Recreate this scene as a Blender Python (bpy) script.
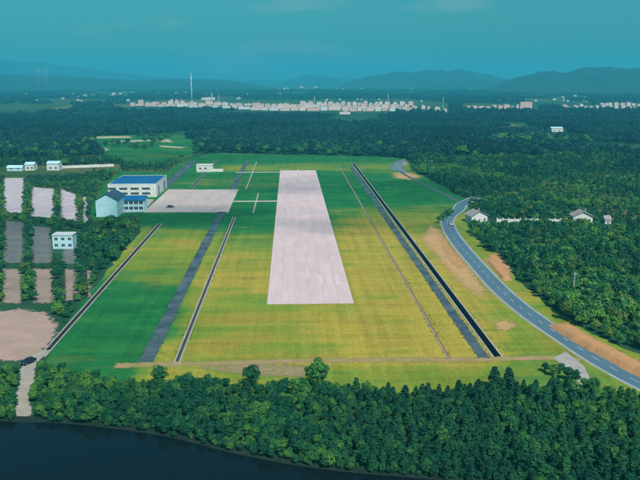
import bpy, bmesh, math, random
import numpy as np
from mathutils import Vector, Matrix
R = math.radians
rng = np.random.default_rng(7); random.seed(7)
scene = bpy.context.scene
for o in list(bpy.data.objects): bpy.data.objects.remove(o, do_unlink=True)
COL = scene.collection

# ------------------------------------------------------------------ camera
F, H, CX, CY = 760.0, 75.0, 320.0, 240.0           # focal length in photo pixels, height above the field
PITCH = math.atan(162.0 / F); YAW = math.atan(30.7 * math.cos(PITCH) / F)
FW = Vector((math.sin(YAW)*math.cos(PITCH), math.cos(YAW)*math.cos(PITCH), -math.sin(PITCH)))
RT = Vector((math.cos(YAW), -math.sin(YAW), 0)); UP = RT.cross(FW)
cam = bpy.data.cameras.new('camera'); cam.lens = 36.0*F/640.0; cam.sensor_width = 36; cam.clip_start = 1; cam.clip_end = 60000
camo = bpy.data.objects.new('camera', cam); COL.objects.link(camo)
m = Matrix((RT, UP, -FW)).transposed().to_4x4(); m.translation = (0, 0, H); camo.matrix_world = m
scene.camera = camo
# ------------------------------------------------------------------ sky, sun, exposure
SUN_EL, SUN_AZ = R(50), R(158)                       # azimuth clockwise from +Y (the runway)
world = bpy.data.worlds.new('World'); scene.world = world; world.use_nodes = True
wn, wl = world.node_tree.nodes, world.node_tree.links; wn.clear()
sky = wn.new('ShaderNodeTexSky'); sky.sky_type = 'NISHITA'; sky.sun_disc = False
sky.sun_elevation = SUN_EL; sky.sun_rotation = SUN_AZ; sky.air_density = 1.3; sky.dust_density = 1.5; sky.ozone_density = 3.0
tint = wn.new('ShaderNodeMix'); tint.data_type = 'RGBA'; tint.blend_type = 'MULTIPLY'; tint.inputs[0].default_value = 1
tint.inputs[7].default_value = (0.19, 0.74, 0.82, 1)
tc = wn.new('ShaderNodeTexCoord'); mp = wn.new('ShaderNodeMapping'); mp.inputs['Scale'].default_value = (3.2, 3.2, 15); mp.inputs['Location'].default_value = (0.2, 0.0, 0.0)
nz = wn.new('ShaderNodeTexNoise'); nz.inputs['Scale'].default_value = 1.5; nz.inputs['Detail'].default_value = 6
cr = wn.new('ShaderNodeValToRGB'); cr.color_ramp.elements[0].position = 0.56; cr.color_ramp.elements[1].position = 0.80
cr.color_ramp.elements[1].color = (0.5, 0.5, 0.5, 1)
cmix = wn.new('ShaderNodeMix'); cmix.data_type = 'RGBA'; cmix.inputs[7].default_value = (5.2, 5.4, 5.8, 1)
bg = wn.new('ShaderNodeBackground'); bg.inputs[1].default_value = 0.07
wo = wn.new('ShaderNodeOutputWorld')
wl.new(tc.outputs['Generated'], mp.inputs[0]); wl.new(mp.outputs[0], nz.inputs['Vector']); wl.new(nz.outputs[0], cr.inputs[0])
wl.new(sky.outputs[0], tint.inputs[6]); wl.new(tint.outputs[2], cmix.inputs[6]); wl.new(cr.outputs[0], cmix.inputs[0])
wl.new(cmix.outputs[2], bg.inputs[0]); wl.new(bg.outputs[0], wo.inputs[0])
sl = bpy.data.lights.new('sun', 'SUN'); sl.energy = 3.6; sl.angle = R(0.6); sl.color = (1.0, 0.90, 0.80)
so = bpy.data.objects.new('sun', sl); COL.objects.link(so)
SUNV = Vector((math.sin(SUN_AZ)*math.cos(SUN_EL), math.cos(SUN_AZ)*math.cos(SUN_EL), math.sin(SUN_EL)))
so.rotation_euler = SUNV.to_track_quat('Z', 'Y').to_euler(); so.location = SUNV*400
vs = scene.view_settings; vs.view_transform = 'Standard'; vs.look = 'None'; vs.gamma = 1; vs.exposure = 0.4; vs.use_curve_mapping = False
scene.cycles.volume_bounces = 1; scene.cycles.max_bounces = 6; scene.cycles.diffuse_bounces = 2
scene.cycles.transparent_max_bounces = 48

# ------------------------------------------------------------------ helpers: pixels <-> ground
def G(px, py, z=0.0):
    d = FW*F + RT*(px-CX) - UP*(py-CY); t = (z-H)/d.z
    return Vector((d.x*t, d.y*t, z))
_A = np.array([list(RT), list(UP), list(FW)])
def P(xyz):
    q = (np.asarray(xyz, float) - np.array([0, 0, H])) @ _A.T
    zz = np.where(q[:, 2] > 1, q[:, 2], 1)
    px = CX + F*q[:, 0]/zz; py = CY - F*q[:, 1]/zz
    px[q[:, 2] <= 1] = 1e6
    return px, py, zz
def GP(pts): return [tuple(G(*p))[:2] for p in pts]
def inside(x, y, poly):
    r = np.zeros(len(x), bool); n = len(poly)
    for i in range(n):
        (x1, y1), (x2, y2) = poly[i], poly[(i+1) % n]
        if y1 == y2: continue
        c = ((y1 > y) != (y2 > y)) & (x < (x2-x1)*(y-y1)/(y2-y1)+x1)
        r ^= c
    return r
def vnoise(x, y, s, seed=0):
    g = np.random.default_rng(seed).random((257, 257))
    u, v = np.asarray(x)/s, np.asarray(y)/s
    i, j = np.floor(u).astype(int), np.floor(v).astype(int); a, b = u-i, v-j
    a = a*a*(3-2*a); b = b*b*(3-2*b)
    g00, g10, g01, g11 = g[i % 257, j % 257], g[(i+1) % 257, j % 257], g[i % 257, (j+1) % 257], g[(i+1) % 257, (j+1) % 257]
    return (g00*(1-a)+g10*a)*(1-b)+(g01*(1-a)+g11*a)*b

# ------------------------------------------------------------------ materials
def mat(name, col, rough=0.8, col2=None, scale=1.0, detail=4, spec=0.3, coords='Object', bump=0, bump_scale=8, stretch=None, lo=.35, hi=.65, metal=0):
    M = bpy.data.materials.new(name); M.use_nodes = True; n, l = M.node_tree.nodes, M.node_tree.links
    b = n['Principled BSDF']; b.inputs['Roughness'].default_value = rough; b.inputs['Specular IOR Level'].default_value = spec
    b.inputs['Metallic'].default_value = metal
    b.inputs['Base Color'].default_value = (*col, 1)
    t = n.new('ShaderNodeTexCoord'); vec = t.outputs[coords]
    if stretch:
        mpn = n.new('ShaderNodeMapping'); mpn.inputs['Scale'].default_value = stretch; l.new(vec, mpn.inputs[0]); vec = mpn.outputs[0]
    if col2:
        a = n.new('ShaderNodeTexNoise'); a.inputs['Scale'].default_value = scale; a.inputs['Detail'].default_value = detail; a.inputs['Roughness'].default_value = .62
        l.new(vec, a.inputs['Vector'])
        r = n.new('ShaderNodeValToRGB'); r.color_ramp.elements[0].position = lo; r.color_ramp.elements[1].position = hi
        r.color_ramp.elements[0].color = (*col, 1); r.color_ramp.elements[1].color = (*col2, 1)
        l.new(a.outputs[0], r.inputs[0]); l.new(r.outputs[0], b.inputs['Base Color'])
    if bump:
        a2 = n.new('ShaderNodeTexNoise'); a2.inputs['Scale'].default_value = bump_scale; a2.inputs['Detail'].default_value = 5; l.new(vec, a2.inputs['Vector'])
        bp = n.new('ShaderNodeBump'); bp.inputs['Strength'].default_value = bump; bp.inputs['Distance'].default_value = .3
        l.new(a2.outputs[0], bp.inputs['Height']); l.new(bp.outputs[0], b.inputs['Normal'])
    return M
def leaf_mat(name, c1, c2, c3, patch=70.0):
    M = bpy.data.materials.new(name); M.use_nodes = True; n, l = M.node_tree.nodes, M.node_tree.links
    b = n['Principled BSDF']; b.inputs['Roughness'].default_value = .6; b.inputs['Specular IOR Level'].default_value = .18
    oi = n.new('ShaderNodeObjectInfo'); at = n.new('ShaderNodeAttribute'); at.attribute_name = 'tone'; at.attribute_type = 'GEOMETRY'
    nzz = n.new('ShaderNodeTexNoise'); nzz.inputs['Scale'].default_value = 1/patch; nzz.inputs['Detail'].default_value = 2
    l.new(oi.outputs['Location'], nzz.inputs['Vector'])
    ad = n.new('ShaderNodeMath'); ad.operation = 'MULTIPLY_ADD'; ad.inputs[1].default_value = .62
    l.new(oi.outputs['Random'], ad.inputs[0]); 
    s2 = n.new('ShaderNodeMath'); s2.operation = 'MULTIPLY_ADD'; s2.inputs[1].default_value = 2.0; s2.inputs[2].default_value = -.95
    l.new(nzz.outputs[0], s2.inputs[0]); l.new(s2.outputs[0], ad.inputs[2])
    a3 = n.new('ShaderNodeMath'); a3.operation = 'MULTIPLY_ADD'; a3.inputs[1].default_value = .5; l.new(at.outputs['Fac'], a3.inputs[0]); l.new(ad.outputs[0], a3.inputs[2])
    r = n.new('ShaderNodeValToRGB'); e = r.color_ramp.elements; e[0].position = .15; e[0].color = (*c1, 1); e[1].position = .95; e[1].color = (*c3, 1)
    k = e.new(.55); k.color = (*c2, 1)
    l.new(a3.outputs[0], r.inputs[0]); l.new(r.outputs[0], b.inputs['Base Color'])
    tr = n.new('ShaderNodeBsdfTranslucent'); l.new(r.outputs[0], tr.inputs[0]); mx = n.new('ShaderNodeMixShader'); mx.inputs[0].default_value = .30
    l.new(b.outputs[0], mx.inputs[1]); l.new(tr.outputs[0], mx.inputs[2]); l.new(mx.outputs[0], n['Material Output'].inputs[0])
    return M
M_conifer = leaf_mat('conifer_needles', (.008, .075, .046), (.016, .125, .052), (.060, .23, .050))
M_broad = leaf_mat('broad_leaves', (.009, .092, .054), (.024, .165, .058), (.125, .33, .052))
M_olive = leaf_mat('olive_leaves', (.022, .090, .034), (.060, .160, .042), (.170, .300, .050))
M_hazed = leaf_mat('haze_tinted_leaves', (.004, .036, .045), (.006, .056, .062), (.018, .105, .078), 130)  # haze blue painted into the leaves of far trees
M_bark = mat('bark', (.05, .04, .03), .9, (.10, .085, .065), 3)
M_white = mat('white_render', (.72, .72, .70), .7, (.58, .59, .57), .35, bump=.05)
M_cream = mat('cream_render', (.66, .60, .56), .7, (.55, .50, .47), .3)
M_cyan = mat('pale_blue_render', (.46, .74, .80), .7, (.38, .64, .70), .4)
M_blue_roof = mat('blue_metal_roof', (.008, .11, .30), .6, (.012, .15, .36), .25, stretch=(1, .1, 1))
M_dark_roof = mat('slate_blue_roof', (.03, .07, .12), .6, (.045, .10, .16), .5)
M_grey_roof = mat('grey_pink_roof_tile', (.27, .24, .25), .7, (.38, .33, .34), .6)
M_glass = mat('window_glass', (.012, .02, .03), .12, spec=.6)
M_frame = mat('window_frame', (.55, .60, .62), .5)
M_concrete = mat('weathered_concrete', (.42, .40, .38), .85, (.30, .29, .28), .4)
M_dark_conc = mat('dark_concrete', (.055, .06, .06), .9, (.09, .095, .09), .5)  # one dark tone for channel walls and floors
M_silt = mat('channel_silt', (.03, .04, .035), .9, (.06, .065, .05), .7)
M_white_paint = mat('white_marking_paint', (.72, .72, .72), .7, (.58, .57, .57), .9); M_worn_paint = mat('worn_marking_paint', (.70, .60, .61), .8, (.63, .50, .51), .5, detail=8)
M_steel = mat('galvanised_steel', (.55, .56, .56), .45, metal=.3)
M_tyre = mat('tyre_rubber', (.02, .02, .02), .8)
M_lamp = mat('lamp_lens', (.75, .75, .72), .15, spec=.6)
M_tail = mat('red_lens', (.35, .02, .02), .2, spec=.6)

# ------------------------------------------------------------------ object helpers
def link(name, bm_or_mesh, material=None, parent=None, loc=None):
    if isinstance(bm_or_mesh, bmesh.types.BMesh):
        me = bpy.data.meshes.new(name); bm_or_mesh.to_mesh(me); bm_or_mesh.free()
    else: me = bm_or_mesh
    if material and not me.materials: me.materials.append(material)
    o = bpy.data.objects.new(name, me); COL.objects.link(o)
    if parent: o.parent = parent
    if loc is not None: o.location = loc
    return o
def struct(name, bm, material, parent=None):
    o = link(name, bm, material, parent)
    if parent is None: o['kind'] = 'structure'
    return o
def tag(o, label, cat, group=None):
    o['label'] = label; o['category'] = cat
    if group: o['group'] = group
    return o
def empty(name, loc, rz=0, label=None, cat=None, group=None):
    o = bpy.data.objects.new(name, None); COL.objects.link(o); o.location = loc; o.rotation_euler = (0, 0, rz); o.empty_display_size = .5
    if label: tag(o, label, cat, group)
    return o
def box(bm, x0, x1, y0, y1, z0, z1):
    v = [bm.verts.new(c) for c in ((x0,y0,z0),(x1,y0,z0),(x1,y1,z0),(x0,y1,z0),(x0,y0,z1),(x1,y0,z1),(x1,y1,z1),(x0,y1,z1))]
    for f in ((3,2,1,0),(4,5,6,7),(0,1,5,4),(1,2,6,5),(2,3,7,6),(3,0,4,7)): bm.faces.new([v[i] for i in f])
def newbox(*a):
    bm = bmesh.new(); box(bm, *a); return bm
def poly_sheet(pts, z):
    bm = bmesh.new(); bm.faces.new([bm.verts.new((p[0], p[1], z)) for p in pts])
    bmesh.ops.recalc_face_normals(bm, faces=bm.faces)
    for f in bm.faces:
        if f.normal.z < 0: f.normal_flip()
    bmesh.ops.triangulate(bm, faces=bm.faces); return bm
def ragged(pts, step, amp, seed=1):
    """subdivide an outline and roughen it, so that no edge of grass or soil is ruled"""
    r = random.Random(seed); out = []
    for i in range(len(pts)):
        a, b = Vector(pts[i]), Vector(pts[(i+1) % len(pts)]); n = max(1, int((b-a).length/step))
        for k in range(n):
            q = a.lerp(b, k/n); out.append((q.x+r.uniform(-amp, amp), q.y+r.uniform(-amp, amp)))
    return out
def smooth_line(pts, n=8):
    pts = [Vector(p) for p in pts]; P4 = [pts[0]*2-pts[1]] + pts + [pts[-1]*2-pts[-2]]; out = []
    for i in range(1, len(P4)-2):
        a, b, c, d = P4[i-1:i+3]
        for k in range(n):
            t = k/n; out.append(.5*((2*b)+(c-a)*t+(2*a-5*b+4*c-d)*t*t+(3*b-a-3*c+d)*t**3))
    return out + [pts[-1]]
def ribbon(line, o0, o1, z, z1=None, seg=None):
    bm = bmesh.new(); prev = None; n = len(line)
    for i, p in enumerate(line):
        t = (line[min(i+1, n-1)]-line[max(i-1, 0)]).normalized(); nrm = Vector((t.y, -t.x))
        a = bm.verts.new((p.x+nrm.x*o0, p.y+nrm.y*o0, z)); b = bm.verts.new((p.x+nrm.x*o1, p.y+nrm.y*o1, z if z1 is None else z1))
        if prev: bm.faces.new((prev[0], prev[1], b, a))
        prev = (a, b)
    for f in bm.faces:
        f.normal_update()
        if f.normal.z < 0: f.normal_flip()
    return bm
def cut_slots(bm, slots):
    for (x0, x1, y0, y1) in slots:
        for co, no in (((x0,0,0),(1,0,0)), ((x1,0,0),(1,0,0)), ((0,y0,0),(0,1,0)), ((0,y1,0),(0,1,0))):
            bmesh.ops.bisect_plane(bm, geom=bm.verts[:]+bm.edges[:]+bm.faces[:], plane_co=co, plane_no=no)
        kill = [f for f in bm.faces if x0 < f.calc_center_median().x < x1 and y0 < f.calc_center_median().y < y1]
        bmesh.ops.delete(bm, geom=kill, context='FACES')
    return bm

def soften(M, amp=1.0, scale=.5):
    n, l = M.node_tree.nodes, M.node_tree.links
    at = n.new('ShaderNodeAttribute'); at.attribute_name = 'cover'; t = n.new('ShaderNodeTexCoord'); a = n.new('ShaderNodeTexNoise'); a.inputs['Scale'].default_value = scale; a.inputs['Detail'].default_value = 6; a.inputs['Roughness'].default_value = .7
    l.new(t.outputs['Object'], a.inputs['Vector']); q = n.new('ShaderNodeMath'); q.operation = 'MULTIPLY_ADD'; q.inputs[1].default_value = 5.0*amp; l.new(a.outputs[0], q.inputs[0]); l.new(at.outputs['Fac'], q.inputs[2])
    mr = n.new('ShaderNodeMapRange'); mr.interpolation_type = 'SMOOTHSTEP'; mr.inputs[1].default_value = 2.5*amp-.3; mr.inputs[2].default_value = 2.5*amp+.3; l.new(q.outputs[0], mr.inputs[0])
    tr = n.new('ShaderNodeBsdfTransparent'); mx = n.new('ShaderNodeMixShader'); l.new(mr.outputs[0], mx.inputs[0]); l.new(tr.outputs[0], mx.inputs[1]); l.new(n['Principled BSDF'].outputs[0], mx.inputs[2]); l.new(mx.outputs[0], n['Material Output'].inputs[0]); return M
def soft_sheet(name, outline, z, material, feather=1.5, cell=None):
    """a gridded sheet whose edge frays into what lies under it (attribute cover: -1 outside .. 1 inside)"""
    Pn = np.array(outline, float); lo, hi = Pn.min(0)-feather*1.6, Pn.max(0)+feather*1.6
    cell = cell or max(.5, math.sqrt((hi-lo).prod()/9000)); nx, ny = int((hi[0]-lo[0])/cell)+2, int((hi[1]-lo[1])/cell)+2
    gx, gy = np.meshgrid(lo[0]+np.arange(nx)*cell, lo[1]+np.arange(ny)*cell); X, Y = gx.ravel(), gy.ravel(); d = np.full(X.size, 1e9)
    for i in range(len(Pn)):
        a, b = Pn[i], Pn[(i+1) % len(Pn)]; ab = b-a; t = np.clip(((X-a[0])*ab[0]+(Y-a[1])*ab[1])/max(1e-9, ab@ab), 0, 1); d = np.minimum(d, np.hypot(X-a[0]-t*ab[0], Y-a[1]-t*ab[1]))
    c = np.clip(np.where(inside(X, Y, [tuple(p) for p in Pn]), d, -d)/feather, -1.7, 1.7)
    f = [(j*nx+i, j*nx+i+1, (j+1)*nx+i+1, (j+1)*nx+i) for j in range(ny-1) for i in range(nx-1) if max(c[j*nx+i], c[j*nx+i+1], c[(j+1)*nx+i+1], c[(j+1)*nx+i]) > -1.69]
    used = sorted({k for q in f for k in q}); re = {k: i for i, k in enumerate(used)}
    me = bpy.data.meshes.new(name); me.from_pydata([(X[k], Y[k], z) for k in used], [], [tuple(re[k] for k in q) for q in f])
    at = me.attributes.new('cover', 'FLOAT', 'POINT'); at.data.foreach_set('value', c[used].astype(np.float32)); o = link(name, me, material); o['kind'] = 'structure'; return o

# ------------------------------------------------------------------ layout in metres (runway runs along +Y)
def lx(px, py): return G(px, py).x
SLOTS = []
def slot(pA, pB, w):                                  # pA far pixel, pB near pixel
    a, b = G(*pA), G(*pB); x = (a.x+b.x)/2
    s = (x-w/2, x+w/2, b.y, a.y); SLOTS.append(s); return s
S_left = slot((160, 223), (43, 357), 1.3)
S_dbl = slot((234, 217), (177, 364), .9)
S_right = slot((353, 163), (497, 357), 2.0)
S_house = slot((216.5, 160), (191, 188.5), 1.4)

# ---- ground
def ground_mat():
    M = bpy.data.materials.new('country_ground'); M.use_nodes = True; n, l = M.node_tree.nodes, M.node_tree.links; b = n['Principled BSDF']
    b.inputs['Roughness'].default_value = .95; b.inputs['Specular IOR Level'].default_value = .05
    t = n.new('ShaderNodeTexCoord')
    vo = n.new('ShaderNodeTexVoronoi'); vo.inputs['Scale'].default_value = 1/170
    mpn = n.new('ShaderNodeMapping'); mpn.inputs['Scale'].default_value = (1, .45, 1); l.new(t.outputs['Object'], mpn.inputs[0]); l.new(mpn.outputs[0], vo.inputs['Vector'])
    r = n.new('ShaderNodeValToRGB'); e = r.color_ramp.elements; r.color_ramp.interpolation = 'CONSTANT'
    e[0].position = 0; e[0].color = (.024, .092, .046, 1); e[1].position = .55; e[1].color = (.05, .11, .035, 1)
    for p_, c_ in ((.78, (.03, .105, .05, 1)), (.9, (.12, .14, .06, 1))): k = e.new(p_); k.color = c_
    sp = n.new('ShaderNodeSeparateColor'); l.new(vo.outputs['Color'], sp.inputs[0]); l.new(sp.outputs[0], r.inputs[0])
    a = n.new('ShaderNodeTexNoise'); a.inputs['Scale'].default_value = .09; a.inputs['Detail'].default_value = 8; l.new(t.outputs['Object'], a.inputs['Vector'])
    mx = n.new('ShaderNodeMix'); mx.data_type = 'RGBA'; mx.blend_type = 'MULTIPLY'; mx.inputs[0].default_value = .7
    r2 = n.new('ShaderNodeValToRGB'); r2.color_ramp.elements[0].position = .3; r2.color_ramp.elements[0].color = (.4, .4, .4, 1); r2.color_ramp.elements[1].position = .7; r2.color_ramp.elements[1].color = (1.3, 1.25, 1.1, 1)
    l.new(a.outputs[0], r2.inputs[0]); l.new(r.outputs[0], mx.inputs[6]); l.new(r2.outputs[0], mx.inputs[7]); l.new(mx.outputs[2], b.inputs['Base Color'])
    return M
bm = bmesh.new(); bm.faces.new([bm.verts.new(c) for c in ((-14000,-2500,0),(14000,-2500,0),(14000,22000,0),(-14000,22000,0))])
for g in (-6000,-2000,-600,600,2000,6000): bmesh.ops.bisect_plane(bm, geom=bm.verts[:]+bm.edges[:]+bm.faces[:], plane_co=(g,0,0), plane_no=(1,0,0))
for g in (0,300,600,1000,2000,4000,8000,14000): bmesh.ops.bisect_plane(bm, geom=bm.verts[:]+bm.edges[:]+bm.faces[:], plane_co=(0,g,0), plane_no=(0,1,0))
struct('ground', cut_slots(bm, SLOTS), ground_mat())

# ---- airfield grass
def grass_mat():
    M = bpy.data.materials.new('airfield_grass'); M.use_nodes = True; n, l = M.node_tree.nodes, M.node_tree.links; b = n['Principled BSDF']
    b.inputs['Roughness'].default_value = .95; b.inputs['Specular IOR Level'].default_value = .05
    t = n.new('ShaderNodeTexCoord'); O = t.outputs['Object']
    def noise(scale, detail, stretch=(1,1,1)):
        mpn = n.new('ShaderNodeMapping'); mpn.inputs['Scale'].default_value = stretch; l.new(O, mpn.inputs[0])
        a = n.new('ShaderNodeTexNoise'); a.inputs['Scale'].default_value = scale; a.inputs['Detail'].default_value = detail; a.inputs['Roughness'].default_value = .65; l.new(mpn.outputs[0], a.inputs['Vector']); return a.outputs[0]
    def mth(op, a, b_, c=None):
        q = n.new('ShaderNodeMath'); q.operation = op
        for i, v in enumerate((a, b_, c)):
            if v is None: continue
            if isinstance(v, (int, float)): q.inputs[i].default_value = v
            else: l.new(v, q.inputs[i])
        return q.outputs[0]
    def smooth(v, lo, hi):
        q = n.new('ShaderNodeMapRange'); q.interpolation_type = 'SMOOTHSTEP'; q.inputs[1].default_value = lo; q.inputs[2].default_value = hi; l.new(v, q.inputs[0]); return q.outputs[0]
    at = n.new('ShaderNodeAttribute'); at.attribute_name = 'green'       # sown green turf against dry meadow, per vertex
    big = noise(.011, 4, (.55, 1.4, 1)); mid = noise(.07, 6, (.5, 1.2, 1)); fine = noise(.9, 6); mow = noise(1.0, 4, (.35, .012, 1)); streak = noise(1.0, 5, (.02, .22, 1))
    g = mth('ADD', mth('MULTIPLY_ADD', mth('SUBTRACT', big, .5), 1.5, at.outputs['Fac']), mth('MULTIPLY', mth('SUBTRACT', mid, .5), 1.3))
    g1 = smooth(g, .02, .48); g2 = smooth(g, .42, .92)
    def ramp(v, cs):
        r = n.new('ShaderNodeValToRGB'); e = r.color_ramp.elements
        e[0].position, e[0].color = cs[0][0], (*cs[0][1], 1); e[1].position, e[1].color = cs[-1][0], (*cs[-1][1], 1)
        for p_, c_ in cs[1:-1]: k = e.new(p_); k.color = (*c_, 1)
        l.new(v, r.inputs[0]); return r.outputs[0]
    yel = ramp(mid, ((.3, (.31, .25, .040)), (.5, (.39, .32, .050)), (.72, (.24, .27, .034))))
    grn = ramp(mid, ((.3, (.011, .112, .036)), (.55, (.018, .165, .044)), (.75, (.065, .22, .040))))
    mx = n.new('ShaderNodeMix'); mx.data_type = 'RGBA'; lime = ramp(mid, ((.3, (.15, .22, .028)), (.6, (.20, .28, .034)), (.75, (.11, .23, .034))))
    m0 = n.new('ShaderNodeMix'); m0.data_type = 'RGBA'; l.new(g1, m0.inputs[0]); l.new(yel, m0.inputs[6]); l.new(lime, m0.inputs[7])
    l.new(g2, mx.inputs[0]); l.new(m0.outputs[2], mx.inputs[6]); l.new(grn, mx.inputs[7])
    m2 = n.new('ShaderNodeMix'); m2.data_type = 'RGBA'; m2.blend_type = 'MULTIPLY'; m2.inputs[0].default_value = 1
    m3 = n.new('ShaderNodeMix'); m3.data_type = 'RGBA'; m3.blend_type = 'MULTIPLY'; m3.inputs[0].default_value = 1; l.new(mx.outputs[2], m3.inputs[6]); l.new(ramp(mth('ADD', mth('MULTIPLY', mow, .5), mth('MULTIPLY', streak, .5)), ((.34, (.66, .74, .70)), (.5, (1, 1, 1)), (.66, (1.22, 1.16, 1.2)))), m3.inputs[7])
    l.new(m3.outputs[2], m2.inputs[6]); l.new(ramp(fine, ((.25, (.72, .72, .72)), (.75, (1.25, 1.25, 1.2)))), m2.inputs[7]); l.new(m2.outputs[2], b.inputs['Base Color'])
    bp = n.new('ShaderNodeBump'); bp.inputs['Strength'].default_value = .35; bp.inputs['Distance'].default_value = .4; l.new(fine, bp.inputs['Height']); l.new(bp.outputs[0], b.inputs['Normal'])
    return M
M_grass = grass_mat()
OPEN = [(43,372),(54,338),(88,294),(139,232),(140,214),(118,217),(93,219),(91,208),(104,183),(120,171),(165,172),(188,159),(215,153),(300,155),(385,157),(408,159),
        (412,170),(440,185),(464,199),(472,214),(466,225),(480,243),(500,256),(518,280),(545,303),(580,328),(640,356),(720,394),(720,425),(640,402),(590,393),(540,389),(495,388),(440,395),(380,394),(300,389),(200,384),(110,382)]
def grass_sheet(name, outline, z, greenfn):
    """a dense triangulated grid clipped to an outline; vertices carry how green the sward is"""
    bm = poly_sheet(outline, z)
    xs = [p[0] for p in outline]; ys = [p[1] for p in outline]
    for g in np.arange(min(xs), max(xs), 14): bmesh.ops.bisect_plane(bm, geom=bm.verts[:]+bm.edges[:]+bm.faces[:], plane_co=(g,0,0), plane_no=(1,0,0))
    for g in np.arange(min(ys), max(ys), 14): bmesh.ops.bisect_plane(bm, geom=bm.verts[:]+bm.edges[:]+bm.faces[:], plane_co=(0,g,0), plane_no=(0,1,0))
    cut_slots(bm, SLOTS)
    me = bpy.data.meshes.new(name); bm.to_mesh(me); bm.free()
    a = me.attributes.new('green', 'FLOAT', 'POINT'); co = np.zeros(len(me.vertices)*3); me.vertices.foreach_get('co', co); co = co.reshape(-1, 3)
    a.data.foreach_set('value', greenfn(co).astype(np.float32)); o = link(name, me, M_grass); o['kind'] = 'structure'; return o
X_strip = lx(145, 360)
def gf(co):
    px, py, _ = P(co); s = lambda v, a, b: np.clip((v-a)/(b-a), 0, 1)
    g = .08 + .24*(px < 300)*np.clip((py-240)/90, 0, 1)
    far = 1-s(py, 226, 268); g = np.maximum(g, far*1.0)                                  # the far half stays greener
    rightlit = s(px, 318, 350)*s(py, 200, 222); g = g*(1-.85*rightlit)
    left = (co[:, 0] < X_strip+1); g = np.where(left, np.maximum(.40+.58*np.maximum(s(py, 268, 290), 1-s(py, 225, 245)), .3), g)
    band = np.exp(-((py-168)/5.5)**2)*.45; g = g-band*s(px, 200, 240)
    g = np.where((co[:, 0] > S_right[1]) & (py > 215), .40, g)
    g = np.where((py > 366), np.maximum(g, .45), g)
    return g
grass_sheet('airfield_grass', ragged(GP(OPEN), 6, 1.2, 3), .02, gf)
CLEAR_FARM = [(92,136),(178,134),(200,143),(190,156),(150,166),(120,163),(96,152)]
grass_sheet('farm_meadow', ragged(GP(CLEAR_FARM), 14, 4, 5), .02, lambda co: .95+0*co[:, 0])

# ---- drainage channels: real slots lined with concrete
def channel(name, s, depth, wallm, lip=.22, lipm=M_concrete):
    x0, x1, y0, y1 = s
    bm = bmesh.new()
    V = lambda *c: bm.verts.new(c)
    for q in ([(x0,y0,-depth),(x1,y0,-depth),(x1,y1,-depth),(x0,y1,-depth)], [(x0,y0,-depth),(x0,y1,-depth),(x0,y1,.03),(x0,y0,.03)],
              [(x1,y0,-depth),(x1,y0,.03),(x1,y1,.03),(x1,y1,-depth)], [(x0,y0,-depth),(x0,y0,.03),(x1,y0,.03),(x1,y0,-depth)], [(x0,y1,-depth),(x1,y1,-depth),(x1,y1,.03),(x0,y1,.03)]):
        bm.faces.new([V(*c) for c in q])
    o = struct(name, bm, wallm)
    for sx in (x0-lip-.003, x1+.003):
        n = max(1, int((y1-y0)/24)); L = (y1-y0)/n
        for k in range(n):
            link('coping_stone', newbox(sx, sx+lip, y0+k*L+.02, y0+(k+1)*L-.02, -.1, .12+.02*random.random()), lipm, o)
    return o
channel('drainage_channel', S_left, 1.3, M_dark_conc, .42)
channel('drainage_channel', S_dbl, .7, M_dark_conc, .42)
channel('drainage_channel', S_right, 1.7, M_dark_conc, .5)
channel('drainage_channel', S_house, 1.2, M_dark_conc, .3)
# shallow single kerb line right of the runway, and thin concrete lines on the grass
def strip_y(name, pA, pB, w, z, material):
    a, b = G(*pA), G(*pB); x = (a.x+b.x)/2
    if name == 'gravel_strip': return soft_sheet(name, [(x-w/2, b.y), (x+w/2, b.y), (x+w/2, a.y), (x-w/2, a.y)], z, material, .55, .55)
    ln = [Vector((x, b.y+(a.y-b.y)*t/24)) for t in range(25)]
    return struct(name, ribbon(ln, -w/2, w/2, z), material)
M_gravel = soften(mat('dark_gravel', (.020, .052, .082), .9, (.10, .15, .17), .13, detail=10, bump=.4, bump_scale=4), .8, .35)
M_brownline = mat('rusty_brown_kerb', (.17, .09, .06), .9, (.22, .14, .10), .5)
strip_y('gravel_strip', (222, 212), (145, 362), 3.9, .05, M_gravel)
strip_y('gravel_strip', (246, 161), (234, 189), 3.9, .05, M_gravel)
strip_y('gravel_strip', (350, 166), (485, 358), 3.1, .05, M_gravel)
strip_y('gravel_strip', (191, 161), (168.5, 186), 6.5, .05, M_gravel)
strip_y('concrete_kerb_line', (258.5, 193), (253, 213), .9, .06, M_concrete)
strip_y('concrete_kerb_line', (255.5, 162), (247.5, 189), .9, .06, M_concrete)
a, b = G(339, 165), G(450, 359); xk = (a.x+b.x)/2
kb = struct('drain_kerb', newbox(xk-.28, xk+.28, b.y, a.y, .0, .06), M_brownline)
n = 36; L = (a.y-b.y)/n
for k in range(n): link('kerb_stone', newbox(xk-.62, xk-.30, b.y+k*L+.02, b.y+(k+1)*L-.02, 0, .16), M_concrete, kb)

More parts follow.
